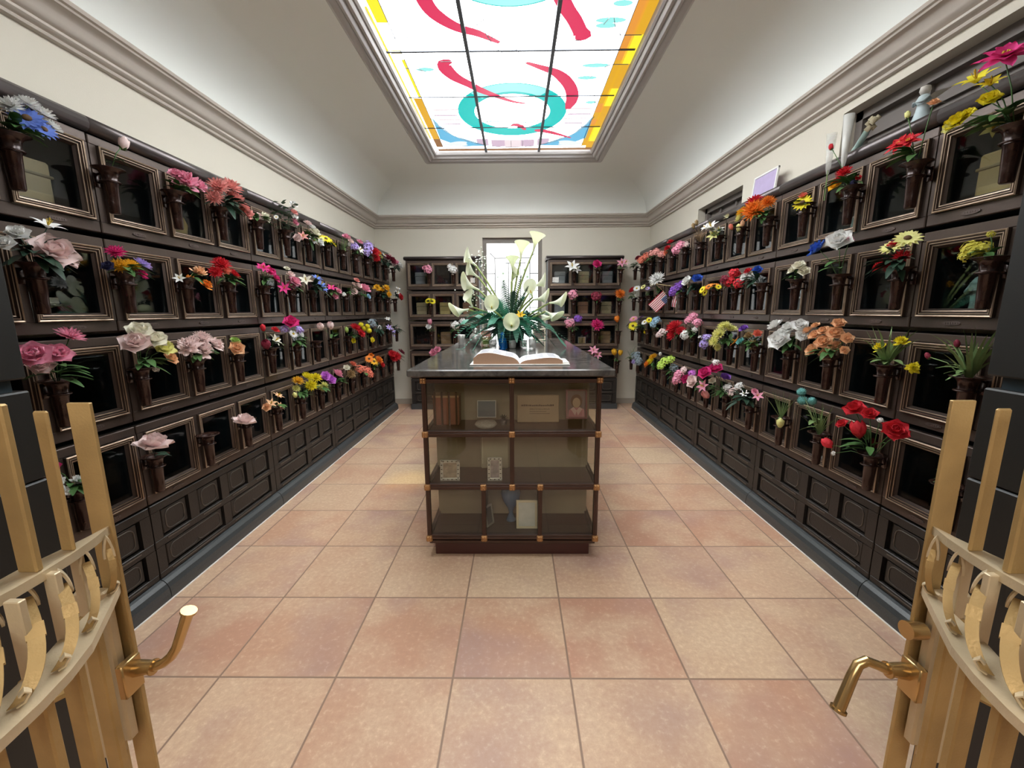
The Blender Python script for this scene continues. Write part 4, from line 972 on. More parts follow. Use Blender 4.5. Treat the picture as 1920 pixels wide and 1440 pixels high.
t=thing('grey_cushion','small grey white cushion lying on the top case shelf','cushion',(-.175,2.30,.746))
MB().lathe([(0,0),(.05,.002),(.066,.018),(.055,.034),(0,.042)],18,cap=False).obj('cushion_body',mat('cushion_grey',(.42,.40,.36),.9,0,.2,.4,120),t,True)
# ------------------------------------------------------------------ open book
t=thing('open_book','large open book with white pages lying on the marble top','book',(.015,2.42,1.106))
cov=MB();cov.bbox(-.275,.285,-.135,.155,0,.005,.002);cov.obj('cover',mat('book_cover',(.62,.60,.56),.5),t)
def pages(x0,x1,hh,skew,name):
    n=22;b=MB();prof=[]
    for i in range(n+1):
        s_=i/n;x=x0+(x1-x0)*s_;e=s_ if x1>x0 else s_
        z=hh*(1-math.exp(-e*9))*(1-.14*math.sin(e*PI*2.2))*(1 if e<.9 else 1-(e-.9)*3.5)+.006
        prof.append((x,z))
    for y in (-.12,.14):
        b.v+=[(x,y,z) for x,z in prof]+[(x,y,.0052) for x,z in prof]
    m=n+1
    for i in range(n):
        b.f.append((i,i+1,2*m+i+1,2*m+i));b.m.append(0)
        b.f.append((i,m+i,m+i+1,i+1));b.m.append(1);b.f.append((2*m+i,2*m+i+1,3*m+i+1,3*m+i));b.m.append(1)
    b.f.append((n,m+n,3*m+n,2*m+n));b.m.append(1)
    b.obj(name,[mat('page_white',(.62,.62,.66),.6),mat('page_edges',(.44,.27,.18),.7,0,.3,.2,200)],t,'angle')
    tl=MB()
    for r_ in range(14):
        yy=-.09+r_*.015
        for sg in range(3):
            i0=3+sg*6;pts=[(prof[j][0],yy,prof[j][1]+.0006) for j in range(i0,min(i0+5,n-2))]
            if len(pts)>1:tl.tube(pts,.0006,3)
    tl.obj('printed_lines',mat('print_grey',(.5,.5,.52),.8),t)
pages(.005,-.255,.055,0,'page_block');pages(.005,.245,.030,0,'page_block')
rc=MB();rc.bbox(.235,.285,-.10,.10,.006,.010,.001);rc.obj('bookmark_card',mat('cream_card',(.75,.72,.6),.6),t)
# ------------------------------------------------------------------ calla arrangement
Y0=3.55
AR=thing('calla_arrangement','tall arrangement of white calla lilies, ferns and teal leaves in a dark pot','flower arrangement',(-.048,Y0,1.106))
def A(x,z,dy=0):return Vector((x+.048,dy,z-1.106))
MB().lathe([(.085,0),(.10,.01),(.115,.09),(.12,.135),(.112,.14),(.10,.12),(0,.11)],24,cap=False).obj('pot',mat('dark_pot2',(.025,.03,.035),.3),AR,True)
def calla():
    b=MB();n=20;m=9;vs=[]
    for j in range(m+1):
        t=j/m
        for i in range(n):
            a=2*PI*i/n;r=.10+.12*t+.62*max(0,t-.35)**1.5*1.6
            lip=(1+math.cos(a))/2;z=-.9+1.55*t+.55*t*t*lip
            r*=1+.35*lip*t*t
            vs.append((r*math.cos(a)+.18*t*t,r*math.sin(a)*.95,z-(.35*max(0,t-.8)*5*(1-lip))*.4))
    b.add(vs,[(j*n+i,j*n+(i+1)%n,(j+1)*n+(i+1)%n,(j+1)*n+i) for j in range(m) for i in range(n)])
    b.tube([(0,0,-.5),(.03,0,.1),(.05,0,.42)],[.05,.07,.04],6,1)
    return b
M_calla=mat('calla_white',(.85,.86,.72),.5,0,.3,.12,3)
m_=M_calla;N=m_.node_tree.nodes;L=m_.node_tree.links
tr=N.new('ShaderNodeBsdfTranslucent');tr.inputs[0].default_value=(.7,.75,.45,1);ms=N.new('ShaderNodeMixShader');ms.inputs[0].default_value=.35
L.new(N['Principled BSDF'].outputs[0],ms.inputs[1]);L.new(tr.outputs[0],ms.inputs[2]);L.new(ms.outputs[0],N['Material Output'].inputs[0])
ME_ca=calla().mesh('calla_bloom',[M_calla,M_ceny],True)
st=MB();root=Vector((0,0,.12))
# x,z,dy,dir(x,y,z),size
CA=[(-.379,1.812,.02,(-1,-.3,.75),.062),(-.36,1.711,0,(-1,-.4,.6),.058),(-.372,1.60,-.05,(-1,-.5,.35),.072),(-.382,1.48,-.08,(-.5,-.5,1),.055),(-.446,1.405,-.12,(-1,-.6,-.25),.065),(-.188,1.43,-.30,(.05,-1,.25),.060),(-.035,1.292,-.36,(.0,-1,.12),.066),
(.160,1.955,0,(.25,-.3,1),.070),(.045,1.89,0,(.1,-.2,1),.066),(-.028,1.78,-.02,(.0,-.2,1),.058),(-.015,1.685,.02,(.5,-.3,.9),.052),(.195,1.622,.05,(1,-.2,.35),.058),(.125,1.552,-.02,(-.2,-.6,.5),.060),(.20,1.50,-.03,(1,-.3,.1),.060),(.335,1.47,-.06,(1,-.4,.05),.062),(.285,1.37,-.12,(.7,-.6,-.5),.062),(.23,1.36,.1,(.4,-.3,-.5),.05)]
for x,z,dy,d,s_ in CA:
    s_*=1.15
    q=A(x,z,dy);d=Vector(d).normalized();o=mk('calla_bloom',ME_ca,AR,q);o.scale=(s_,)*3
    zax=d;ref=Vector((0,0,1)) if abs(d.z)<.9 else Vector((0,-1,0));xax=(ref-d*ref.dot(d)).normalized();yax=zax.cross(xax)
    o.rotation_mode='QUATERNION';o.rotation_quaternion=Matrix(((xax.x,yax.x,zax.x),(xax.y,yax.y,zax.y),(xax.z,yax.z,zax.z))).to_quaternion()
    e=q-d*s_*.85;c1=root+Vector((q.x*.3,dy*.5,(q.z-.12)*.45));st.tube([root,c1,(c1+e)*.5+Vector((0,0,.01)),e],[.008,.008,.008,.007],6)
st.obj('stem',mat('calla_stem',(.22,.27,.08),.5,0,.4,.3,12),AR,True)
bl=MB();rg=random.Random(8)
def bigleaf(p,d,L_,W_,dr):
    d=d.normalized();s_=d.cross(Vector((0,0,1))).normalized();up=s_.cross(d);vs=[];n=12
    for i in range(n+1):
        t=i/n;w_=W_*math.sin(PI*(.05+.93*t))**.75*(1-.45*t);q=p+d*L_*t-Vector((0,0,1))*dr*L_*t*t
        for k in (-2,-1,0,1,2):
            rp=.10*W_*math.sin(i*1.9+k)*abs(k)/2
            vs.append(q+s_*w_*k/4+up*(abs(k)*w_*.10+rp))
    bl.add(vs,[(i*5+k,i*5+k+1,i*5+k+6,i*5+k+5) for i in range(n) for k in range(4)])
for x,z,dy,L_,W_,dr in ((-1,.25,-.35,.40,.14,.35),(-.85,-.0,-.5,.33,.13,.2),(-.5,.35,-.8,.28,.12,.5),(.9,.3,-.35,.42,.14,.75),(.45,.35,-.85,.30,.13,.7),(.95,.6,.1,.34,.12,.9),(.15,.3,-.8,.26,.10,.9),(-.25,.25,-.9,.26,.10,.8),(-.9,.5,.3,.3,.12,.5),(.5,.6,.7,.3,.12,.5)):
    bigleaf(Vector((x*.03,dy*.03,.22)),Vector((x,dy,z)),L_*1.15,W_*1.35,dr)
bl.v=[(x,y,max(z,.004)) for x,y,z in bl.v];bl.obj('broad_leaf',mat('leaf_teal_broad',(.09,.27,.19),.4,0,.5,.5,9),AR,True)
fe=MB()
def fern(p,d,L_,W_,dr,mi):
    d=d.normalized();s_=d.cross(Vector((0,0,1)));s_=s_.normalized();n=22;pts=[]
    for i in range(n+1):
        t=i/n;q=p+d*L_*t-Vector((0,0,1))*dr*L_*t*t;pts.append(q)
        if i>2:
            for sg in (-1,1):
                l_=W_*math.sin(PI*(.15+.8*t))**.8;e=q+(s_*sg+d*.55)*l_*1.0-Vector((0,0,.12*l_));w_=d*.0065
                fe.add([q-w_,q+w_,e+w_*.3,e-w_*.3],[(0,1,2,3)],mi)
    fe.tube(pts,.0018,4,mi)
for x,z,dy,L_,W_,dr,mi in ((-.9,.15,-.6,.42,.07,.7,0),(-.55,.1,-.95,.34,.06,.75,1),(-.75,1.1,-.3,.40,.07,.3,0),(.35,.2,-1,.36,.07,.8,0),(.85,.25,-.9,.46,.065,.62,1),(1,.2,-.7,.50,.07,.45,1),(.3,1.6,.2,.40,.05,.1,1),(.45,1.3,-.2,.36,.05,.2,1),(-.2,1.5,.3,.36,.05,.1,1),(1.0,.55,-.2,.50,.06,.45,0),(-.3,.2,-1,.36,.06,.8,1),(-.8,.7,-.5,.42,.08,.5,0),(.5,.4,-.9,.38,.08,.7,0),(-.15,.35,-1,.34,.07,.7,0),(.9,.9,-.2,.42,.07,.6,0),(-.5,.9,-.5,.36,.08,.3,0),(0,.35,-.9,.3,.07,.8,0),(-.65,.35,-.9,.42,.07,.75,0),(.25,.45,-1,.38,.07,.8,0),(-.95,.75,-.6,.40,.07,.8,0),(.65,.6,-.8,.40,.07,.8,0),(-.35,1.0,-.3,.34,.07,.4,0),(.3,1.0,-.1,.34,.07,.4,0),(.1,1.2,-.3,.3,.05,.2,1),(.7,-.1,-.8,.34,.05,.15,1),(-1,.5,.0,.44,.07,.7,0)):
    fern(Vector((x*.04,dy*.06,.20)),Vector((x,dy,z)),L_*1.1,W_*1.25,dr,mi)
fe.v=[(x,y,max(z,.003)) for x,y,z in fe.v];fe.obj('fern_frond',[M_teal,M_dark],AR)
o=mk('orange_bloom',flower_mesh('lily','YO'),AR,A(.035,1.37,-.12));o.scale=(.045,)*3;o.rotation_euler=(1.0,0,0)
sp=MB()
for cx_,cz_,n in ((-.30,1.80,40),(-.33,1.53,26),(-.40,1.50,10)):
    for k in range(n):
        q=A(cx_+rg.gauss(0,.035),cz_+rg.gauss(0,.05),rg.gauss(0,.03));sp.lathe([(0,-.006),(.007,0),(0,.006)],6,q,0,False)
        if k%4==0:sp.tube([q,q-Vector((-.01,0,.08))],.0012,3,1)
sp.obj('white_sprig',[mat('sprig_white',(.78,.8,.72),.6),M_leaf],AR)
bm=MB()
for k in range(80):
    a=rg.uniform(-PI,PI);v=Vector((math.cos(a),math.sin(a),rg.uniform(-.1,.55)));leaf(bm,Vector((0,0,rg.uniform(.13,.22))),v,rg.uniform(.18,.36),.075,0,.35)
bm.v=[(x,y,max(z,.004)) for x,y,z in bm.v];bm.obj('filler_leaf',M_dark,AR,True)
# things around the arrangement
ZTOP=1.106
t=thing('silver_cup','small silver cup at the left edge of the marble top','cup',(-.50,3.78,ZTOP))
MB().lathe([(.02,0),(.022,.004),(.03,.05),(.038,.085),(.036,.087),(.028,.05),(0,.012)],20,cap=False).obj('cup_body',M_silver,t,True)
t=thing('silver_ornament','round silver ornament with a folded top beside the cup','ornament',(-.365,3.76,ZTOP))
ob=MB();ob.lathe([(.02,0),(.045,.012),(.062,.045),(.055,.08),(.03,.105),(.012,.12),(.016,.14),(0,.15)],20,cap=False);ob.obj('ornament_body',M_silver,t,True)
wg=MB()
for sg in (-1,1):leaf(wg,Vector((0,-.02,.06)),Vector((sg*.4,-.2,1)),.10,.06,0,0)
wg.obj('ornament_wing',mat('ornament_white',(.7,.7,.68),.35),t,True)
t=thing('glass_bowl','pale green glass bowl with a candle on the marble top','bowl',(-.265,3.66,ZTOP))
MB().lathe([(.02,0),(.04,.01),(.052,.05),(.056,.075),(.053,.075),(.045,.045),(0,.012)],20,cap=False).obj('bowl_body',glassmat('bowl_glass',(.85,.92,.8),.12),t,True)
MB().lathe([(.028,.013),(.028,.04),(0,.042)],14,cap=False).obj('candle',mat('candle_green',(.55,.65,.25),.5),t,True)
t=thing('blue_bird_figurine','small bright blue bird figurine in front of the calla pot','figurine',(-.105,3.24,ZTOP))
fb=MB();fb.lathe([(.022,0),(.026,.004),(.02,.02),(.027,.05),(.028,.075),(.018,.095),(.016,.105),(.019,.118),(.012,.132),(0,.136)],16,cap=False)
fb.tube([(0,-.01,.118),(0,-.034,.114)],[.006,.001],6);fb.strap([(.012,.02,.08),(.02,.04,.03),(.02,.05,.005)],(.03,0,0),.006);fb.strap([(-.026,0,.085),(-.03,.01,.04),(-.02,.025,.02)],(0,.03,0),.005);fb.strap([(.026,0,.085),(.03,.01,.04),(.02,.025,.02)],(0,.03,0),.005)
fb.obj('figurine_body',mat('blue_ceramic',(.0,.10,.35),.25),t,'angle')
M_cg=frosted('clear_glass',(.9,.93,.93),.4)
for n,(x,y,h_,lab) in enumerate(((-.19,3.36,.07,'clear votive glass left of the blue bird'),(-.03,3.36,.065,'clear votive glass just right of the blue bird'),(.06,3.40,.06,'clear votive glass near the middle of the counter'),(.13,3.32,.075,'clear votive glass right of the calla pot'))):
    t=thing('votive_glass',lab,'candle holder',(x,y,ZTOP),0,'votive glasses on the marble top')
    MB().lathe([(.022,0),(.028,.004),(.031,h_),(.028,h_),(.025,.012),(0,.01)],16,cap=False).obj('glass_cup',M_cg,t,True)
    MB().lathe([(.022,.011),(.022,.03),(0,.032)],12,cap=False).obj('candle',mat('candle_white',(.8,.8,.76),.5),t,True)
frame('picture_frame','brown photo frame behind the arrangement on the left',-.31,4.25,ZTOP,.12,.11,.010,M_silver,mat('photo_rust',(.30,.14,.10),.5,0,.4,.4,20))
frame('picture_frame','cream photo frame behind the arrangement on the right',.235,4.25,ZTOP,.13,.12,.012,mat('cream_frame',(.70,.64,.48),.5),mat('photo_brown',(.12,.09,.07),.5))
# ------------------------------------------------------------------ things on the right ledge
ZL=2.205
t=thing('lilac_picture','white framed lilac print leaning on the right wall ledge','picture frame',(1.83,3.30,ZL));t.rotation_euler=(-.10,0,-PI/2)
b=MB();w_,h_=.30,.20
b.bbox(-w_/2,w_/2,0,.014,0,.014,.002).bbox(-w_/2,w_/2,0,.014,h_-.014,h_,.002).bbox(-w_/2,-w_/2+.014,0,.014,0,h_,.002).bbox(w_/2-.014,w_/2,0,.014,0,h_,.002)
b.obj('frame',M_white,t);MB().box(-w_/2+.01,w_/2-.01,.004,.009,.01,h_-.01).obj('picture',mat('lilac_paper',(.46,.38,.58),.6,0,.3,.12,20),t)
# angel figurine
t=thing('angel_figurine','grey angel figurine with pale wings standing on the right ledge','figurine',(1.80,2.03,ZL));t.scale=(.78,)*3
fb=MB();fb.lathe([(.05,0),(.052,.008),(.042,.03),(.03,.08),(.026,.11),(.034,.135),(.024,.155),(.012,.162),(.0,.164)],18,cap=False)
fb.obj('robe',mat('angel_blue',(.42,.50,.52),.5,0,.4,.3,20),t,True)
MB().lathe([(0,.158),(.018,.164),(.026,.182),(.022,.202),(.0,.212)],16,cap=False).obj('head',mat('angel_grey',(.45,.42,.38),.6),t,True)
for sg in (-1,1):
    wg=MB();leaf(wg,Vector((.02,0,.12)),Vector((.2,sg*1.0,.5)),.12,.07,0,.2);leaf(wg,Vector((.02,0,.11)),Vector((.2,sg*.9,-.1)),.09,.05,0,.2);wg.obj('wing',mat('wing_white',(.65,.63,.56),.6),t,True)
    ar=MB().tube([(0,sg*.026,.14),(-.03,sg*.028,.115),(-.05,sg*.006,.12)],[.009,.008,.006],8);ar.obj('arm',mat('angel_blue',(.4,.5,.5),.5),t,True)
t=thing('garland_pick','pale teal and tan ornament pick slanting over the right ledge','ornament',(1.74,2.30,ZL-.05))
g_=MB().tube([(0,.1,0),(0,.0,.06),(0,-.06,.13)],[.006,.016,.012],8);g_.obj('stalk',mat('pick_teal',(.30,.42,.38),.6),t,True)
g2=MB()
for k in range(9):g2.lathe([(0,-.016),(.016,0),(0,.016)],8,(0+.012*math.cos(k*2.1),-.075+.018*math.cos(k*1.7),.14+.02*math.sin(k*1.3)),0,False)
g2.obj('blossom_ball',mat('pick_tan',(.50,.44,.30),.7),t,True)
g3=MB().lathe([(0,-.05),(.018,0),(.006,.05)],8,(0,.11,-.01),0,False);g3.obj('cone_tip',mat('pick_gold',(.5,.36,.2),.6),t,True)
for n,(x,y,z,h_,lab) in enumerate(((1.65,2.26,2.13,.21,'tall frosted glass tube candle standing in the red mum vase'),(1.66,2.38,2.13,.17,'short clear glass tube beside the frosted tube'))):
    t=thing('glass_tube',lab,'candle',(x,y,z-.12),0,'glass tubes in the red mum vase')
    MB().tube([(0,0,-.03),(0,0,.12)],.003,5).obj('stake',M_pale,t)
    MB().lathe([(.006,.10),(.012,.13),(.024,.13+h_),(.020,.13+h_),(.010,.14),(0,.135)],14,cap=False).obj('tube',frosted('frosted%d'%n,(.85,.85,.82),.5 if n==0 else .25),t,True)
    if n==0:MB().lathe([(.012,.18),(.018,.13+h_-.01),(0,.13+h_-.01)],12,cap=False).obj('wax',mat('wax',(.75,.74,.68),.5),t,True)
t=thing('butterfly_ornament','small white butterfly on a wire above the right wall vases','ornament',(1.66,3.45,2.03))
MB().tube([(0,0,-.09),(0,0,.09)],.0015,4).obj('wire',M_dark,t)
wb=MB()
for sg in (-1,1):
    leaf(wb,Vector((0,0,.09)),Vector((-.3,sg,.5)),.045,.035,0,0);leaf(wb,Vector((0,0,.09)),Vector((-.3,sg*.8,-.3)),.03,.028,0,0)
wb.obj('wing',mat('butterfly_white',(.75,.74,.55),.6),t,True)
# ------------------------------------------------------------------ keepsakes inside the niches
def keep(side,row,k,m,kind,label,dy=0):
    s0=.82 if side=='L' else .83
    y=s0+1.01*k+.003+(CO_[m]+NW/2 if side=='L' else UW-CO_[2-m]-NW/2)+dy
    sg=-1 if side=='L' else 1;fx=FXL if side=='L' else FXR
    if side=='B':
        x0=-1.515 if k==0 else .44;loc=(x0+CO_[m]+NW/2,5.99,BASES[row]-.04+.0125);rz=0
    else:loc=(fx+sg*.10,y,BASES[row]+.0125);rz=RZ[side]
    t=thing(kind[0],label,kind[1],loc,rz);q=kind[2]
    if q=='urnbox':
        MB().bbox(-.075,.075,-.03,.06,0,.23,.008).obj('box_body',mat('box_'+kind[3],COLB[kind[3]],.5,0,.4,.15,10),t)
        MB().bbox(-.08,.08,-.034,.064,.17,.182,.003).obj('box_band',mat('boxband_'+kind[3],tuple(c*.6 for c in COLB[kind[3]]),.5),t)
        MB().box(-.06,.06,-.0315,-.03,.05,.11).obj('box_label',mat('boxlab_'+kind[3],tuple(min(.9,c*1.3) for c in COLB[kind[3]]),.6),t)
    elif q=='urn':
        MB().lathe([(.03,0),(.034,.01),(.03,.02),(.06,.07),(.068,.12),(.055,.16),(.032,.175),(.036,.185),(.022,.2),(0,.215)],22,cap=False).obj('urn_body',mat('urn_'+kind[3],COLB[kind[3]],.3,.3),t,True)
    elif q=='statue':
        cm=mat('urn_'+kind[3],COLB[kind[3]],.6)
        b=MB();b.lathe([(.045,0),(.05,.012),(.036,.03),(.032,.09),(.036,.14),(.04,.165),(.028,.185),(.012,.195),(0,.197)],18,cap=False)
        b.tube([(-.036,0,.165),(-.03,-.03,.13),(-.004,-.045,.14)],[.012,.011,.008],8).tube([(.036,0,.165),(.03,-.03,.13),(.004,-.045,.14)],[.012,.011,.008],8)
        b.obj('robe',cm,t,'angle')
        MB().lathe([(0,.185),(.014,.19),(.022,.21),(.020,.232),(0,.245)],14,cap=False).obj('head',cm,t,True)
    elif q=='cross':
        b=MB();b.bbox(-.014,.014,0,.01,0,.17,.002).bbox(-.055,.055,-.001,.011,.105,.130,.002);o=b.obj('cross_body',mat('cross_wood',(.55,.50,.36),.5),t);o.rotation_euler=(-.12,0,0)
    elif q=='photo':
        b=MB();b.bbox(-.055,.055,0,.01,0,.15,.003);o=b.obj('photo_frame',mat('pf_silver',(.6,.6,.55),.4,.3),t);o.rotation_euler=(-.12,0,0)
        o2=MB().box(-.046,.046,-.002,.0,.009,.141).obj('photo_print',mat('print_'+kind[3],COLB[kind[3]],.4,0,.4,.6,18),t);o2.rotation_euler=(-.12,0,0)
    elif q=='card':
        MB().bbox(-.06,.06,-.05,.03,0,.004,.001).bbox(-.05,.055,-.045,.025,.004,.03,.002).obj('paper_stack',mat('papers',(.7,.7,.66),.7),t)
COLB=dict(tan=(.45,.35,.20),gold=(.50,.36,.14),wood=(.38,.22,.11),white=(.65,.65,.6),green=(.2,.32,.28),grey=(.3,.3,.3),blue=(.12,.2,.28),rust=(.35,.17,.1))
BX=lambda c:('urn_box','urn','urnbox',c)
KP=[('L',0,0,2,BX('tan'),'tan boxed urn behind glass, left wall top row beside the blue daisies'),
('R',0,0,2,BX('gold'),'golden tan urn box in the top right niche beside the granite pier'),
('L',0,1,1,('urn','urn','urn','gold'),'small golden urn in the niche behind the bright pink roses'),
('L',0,1,2,('photo_card','photo','photo','blue'),'blue landscape photo in the niche beside the salmon mums'),
('L',1,0,2,('cross','cross','cross',''),'pale wooden cross in the niche beside the blush peony'),
('L',1,0,2,('photo_card','photo','photo','white'),'white engraved photo beside the wooden cross',-.09),
('L',1,1,0,('paper_stack','papers','card',''),'folded papers in the niche under the magenta and gold mums'),
('L',2,1,1,('paper_stack','papers','card',''),'papers in the niche under the pink carnations'),
('L',3,0,2,('urn','urn','urn','white'),'pale urn in the lowest left niche beside the gate'),
('L',3,2,0,('paper_stack','papers','card',''),'white note in the lowest left niche under the peach hydrangea'),
('R',0,1,0,('paper_stack','papers','card',''),'white papers in the top right niche under the red poinsettia'),
('R',0,1,1,('photo_card','photo','photo','green'),'pale green card in the niche behind the red and yellow mums'),
('R',3,1,0,('paper_stack','papers','card',''),'white papers in the lowest right niche under the red roses'),
('R',3,1,1,('paper_stack','papers','card',''),'white papers in the lowest right niche behind the teal balls'),
('R',1,1,2,('stone_figure','figurine','statue','grey'),'small grey statue in the niche behind the cream hydrangea'),
('R',1,0,2,('stone_figure','figurine','statue','green'),'green grey figure in the niche behind the yellow green hydrangea'),
('B',0,0,0,BX('grey'),'grey urn box in the top left niche of the back cabinet'),
('B',0,0,2,BX('rust'),'brown urn box in the top niche beside the calla lilies'),
('B',1,0,0,BX('tan'),'tan urn box left of the yellow sunflowers'),
('B',1,0,1,BX('gold'),'honey coloured urn box right of the yellow sunflowers'),
('B',1,0,2,BX('rust'),'reddish urn box beside the calla arrangement, second row'),
('B',2,0,1,BX('wood'),'brown wooden urn box in the third row, left back cabinet'),
('B',0,1,0,BX('grey'),'grey brown urn box left of the white lilies, back cabinet'),
('B',0,1,1,BX('tan'),'tan urn box between the white lilies and the crimson bloom'),
('B',0,1,2,BX('grey'),'grey urn box right of the crimson bloom, back cabinet'),
('B',1,1,1,BX('rust'),'rust urn box between the dusty pink and plum bouquets'),
('B',1,1,2,BX('tan'),'beige urn box right of the plum bouquet'),
('B',1,1,0,BX('grey'),'grey urn box left of the dusty pink bouquet'),
('B',2,1,1,('photo_card','photo','photo','gold'),'golden framed picture beside the magenta dahlia'),
('B',2,1,2,BX('wood'),'dark wooden urn box under the magenta dahlia')]
for kp in KP:keep(*kp)
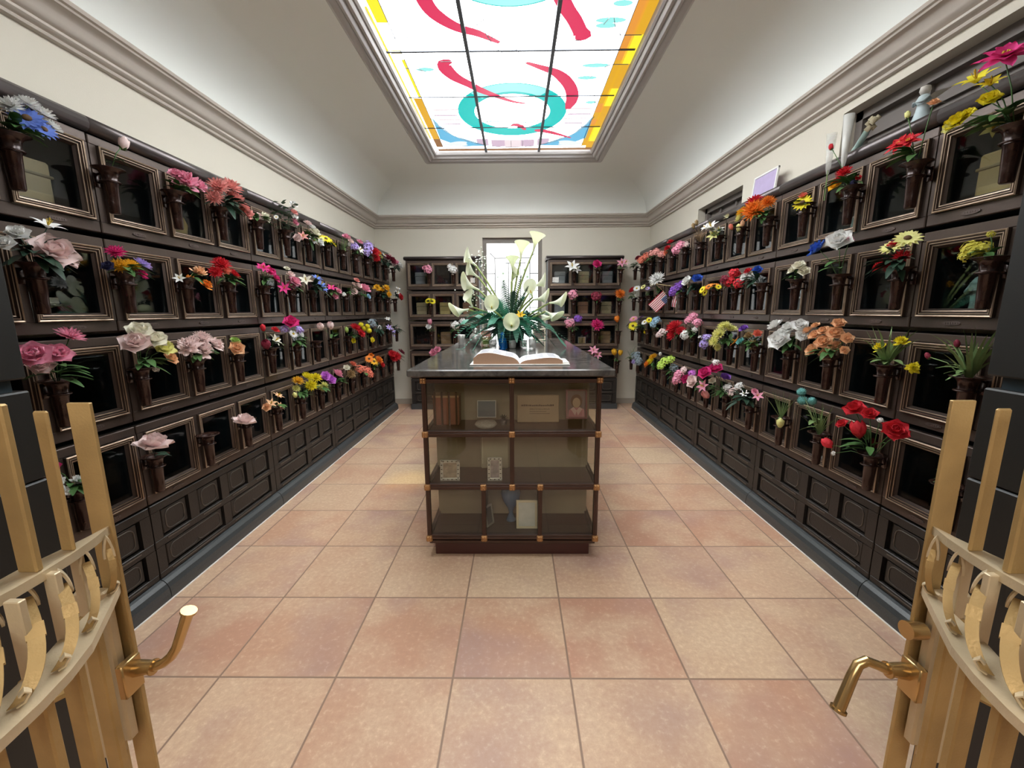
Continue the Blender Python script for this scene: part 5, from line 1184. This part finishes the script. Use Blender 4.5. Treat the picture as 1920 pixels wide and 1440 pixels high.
# ------------------------------------------------------------------ brass gates
def gate(sx,cx_,label):
    t=thing('brass_gate',label,'gate',(cx_,.56,0));X=lambda x:sx*x   # x measured outward from the free stile towards centre = negative
    # plan curves (offset from free stile, local: +x towards room side wall when sx=-1 mirrored)
    def P(x,y,z):return (sx*(x)-0,y-.56,z)
    # absolute |x| values
    cxa=abs(cx_)
    def Q(ax,y,z):return (sx*(ax-cxa),y-.56,z)
    U=[(.600,.559),(.588,.525),(.580,.49),(.575,.455),(.573,.42),(.575,.38),(.580,.33),(.590,.27),(.605,.20),(.62,.12),(.63,.05)]
    Lw=[(.600,.558),(.575,.52),(.550,.48),(.528,.445),(.512,.405),(.502,.365),(.497,.325),(.498,.27),(.508,.21),(.525,.14),(.55,.05)]
    def band(C_,inn,z,th,name):
        b=MB();n=len(C_)
        b.v=[Q(a,y,zz) for zz in (z-th,z) for a,y in C_]+[Q(a+inn*min(1,i/3+.05),y,zz) for zz in (z-th,z) for i,(a,y) in enumerate(C_)]
        for i in range(n-1):
            for q in ((i,i+1,n+i+1,n+i),(2*n+i,3*n+i,3*n+i+1,2*n+i+1),(n+i,n+i+1,3*n+i+1,3*n+i),(i,2*n+i,2*n+i+1,i+1)):b.f.append(q);b.m.append(0)
        b.obj(name,M_brassl,t)
    band(U,.035,1.095,.012,'upper_band');band(Lw,.045,1.0,.012,'lower_band')
    # free stile
    MB().bbox(*[v for pr in (sorted((sx*(.596-cxa),sx*(.628-cxa))),(-.003,.003)) for v in pr],0,1.28,.001).obj('stile',M_brass,t)
    MB().bbox(*[v for pr in (sorted((sx*(.645-cxa),sx*(.668-cxa))),(-.006,.006)) for v in pr],0,.99,.001).obj('inner_stile',M_brass,t)
    MB().bbox(*[v for pr in (sorted((sx*(.606-cxa),sx*(.652-cxa))),(-.024,-.008)) for v in pr],.74,1.0,.003).bbox(*[v for pr in (sorted((sx*(.618-cxa),sx*(.66-cxa))),(-.034,-.018)) for v in pr],.72,.96,.003).obj('lock_case',M_brassl,t)
    # pickets standing on the upper band
    for ax,y,w_,zt,d_ in ((.583,.495,.018,1.284,.005),(.578,.450,.024,1.303,.009),(.578,.395,.030,1.33,.006),(.583,.335,.024,1.303,.009),(.592,.27,.018,1.284,.006),(.605,.20,.03,1.33,.006)):
        x0,x1=sorted((sx*(ax-cxa),sx*(ax+w_-cxa)))
        MB().bbox(x0,x1,y-.56-d_/2,y-.56+d_/2,1.095,zt,.002).obj('picket',M_brass,t)
    for ax,y,w_ in ((.585,.505,.022),(.560,.455,.024),(.545,.405,.026),(.535,.35,.026),(.53,.29,.03),(.535,.22,.03)):
        x0,x1=sorted((sx*(ax-cxa),sx*(ax+w_-cxa)))
        MB().bbox(x0,x1,y-.56-.006,y-.56+.006,0,.99,.002).obj('lower_bar',M_brass,t)
        MB().bbox(x0+.004,x1-.004,y-.56-.004,y-.56+.004,.99,1.09,.001).obj('short_bar',M_brassl,t)
    # scrolls between the bands
    for i,(tp,md,bt) in enumerate((((.590,.541),(.583,.536),(.594,.536)),((.588,.508),(.556,.483),(.553,.463)),((.572,.462),(.530,.430),(.526,.405)),((.588,.436),(.529,.392),(.520,.360)),((.590,.40),(.527,.35),(.513,.32)),((.600,.36),(.530,.31),(.513,.28)))):
        w_=.007+.0022*i;pts=[]
        for k in range(13):
            s_=k/12;c0,c1,c2=(1-s_)**2,2*s_*(1-s_),s_**2
            mx_,my_=[2*md[j]-.5*(tp[j]+bt[j]) for j in (0,1)]
            pts.append(Q(tp[0]*c0+mx_*c1+bt[0]*c2,tp[1]*c0+my_*c1+bt[1]*c2,1.068*c0+1.03*c1+1.002*c2))
        wd=Vector((-sx*.63,.77,0));wv=wd*w_
        MB().strap(pts,wv,.0025).obj('scroll_strap',M_brass,t,'angle')
        MB().strap([Vector(pts[3])+Vector((0,0,.004)),Vector(pts[4])-Vector((0,0,.002))],wv*1.15,.006).obj('scroll_collar',M_brass,t)
        top=Vector(pts[0]);ar=[top+wd*(w_*.75*math.cos(PI*k/10))+Vector((0,0,.020*math.sin(PI*k/10)-.012*abs(math.cos(PI*k/10)))) for k in range(11)]
        MB().strap(ar,(-sx*-.77*.010,.63*.010,0),.0025).obj('arch',M_brassl,t,'angle')
        e=Vector(pts[-1]);MB().strap([e,e+wd*.006+Vector((0,0,.002)),e+wd*.011+Vector((0,0,.010)),e+wd*.007+Vector((0,0,.014)),e+wd*.003+Vector((0,0,.010))],(sx*.77*.009,.63*.009,0),.002).obj('curl',M_brassl,t,'angle')
    for k in range(2):
        z=.80-.3*k
    # lever handle
    hb=MB()
    zc=.862
    hb.bbox(*[v for pr in (sorted((sx*(.588-cxa),sx*(.600-cxa))),(-.034,-.002)) for v in pr],zc-.035,zc+.022,.002)
    hb.tube([Q(.592,.548,zc),Q(.575,.548,zc+.002),Q(.562,.547,zc+.004)],[.0125,.0105,.009],14).tube([Q(.562,.547,zc+.004),Q(.559,.547,zc+.004)],.0115,14)
    if sx<0:path=[(.560,.547,.866),(.545,.548,.872),(.533,.55,.882),(.524,.552,.896),(.512,.553,.925),(.500,.555,.955)]
    else:path=[(.560,.547,.866),(.545,.548,.873),(.530,.55,.878),(.518,.55,.872),(.507,.545,.856),(.488,.538,.806)]
    hb.tube([Q(*p) for p in path],[.007,.007,.0072,.0072,.0075,.0082],14)
    e=Vector(Q(*path[-1]));d=(e-Vector(Q(*path[-2]))).normalized();hb.tube([e-d*.001,e+d*.003],.011,14)
    hb.obj('lever_handle',M_handle,t,'angle')
    if sx>0:
        MB().tube([Q(.600,.545,.935),Q(.575,.545,.936)],[.012,.013],16).obj('thumb_turn',M_handle,t,'angle')
    MB().tube([Q(.655,.55,.845),Q(.70,.50,.84)],.006,8).obj('latch_rod',M_brass,t)
    # lower side panel bars behind
    MB().bbox(*[v for pr in (sorted((sx*(.61-cxa),sx*(.68-cxa))),(-.013,.013)) for v in pr],.04,.07,.002).obj('bottom_rail',M_brass,t)
    MB().bbox(*[v for pr in (sorted((sx*(.62-cxa),sx*(.66-cxa))),(-.56,-.50)) for v in pr],0,1.35,.003).obj('hinge_post',M_brass,t)
    return t
gate(-1,-.60,'aged brass gate leaf on the left with its lever turned up')
gate(1,.575,'aged brass gate leaf on the right with its lever hanging down')
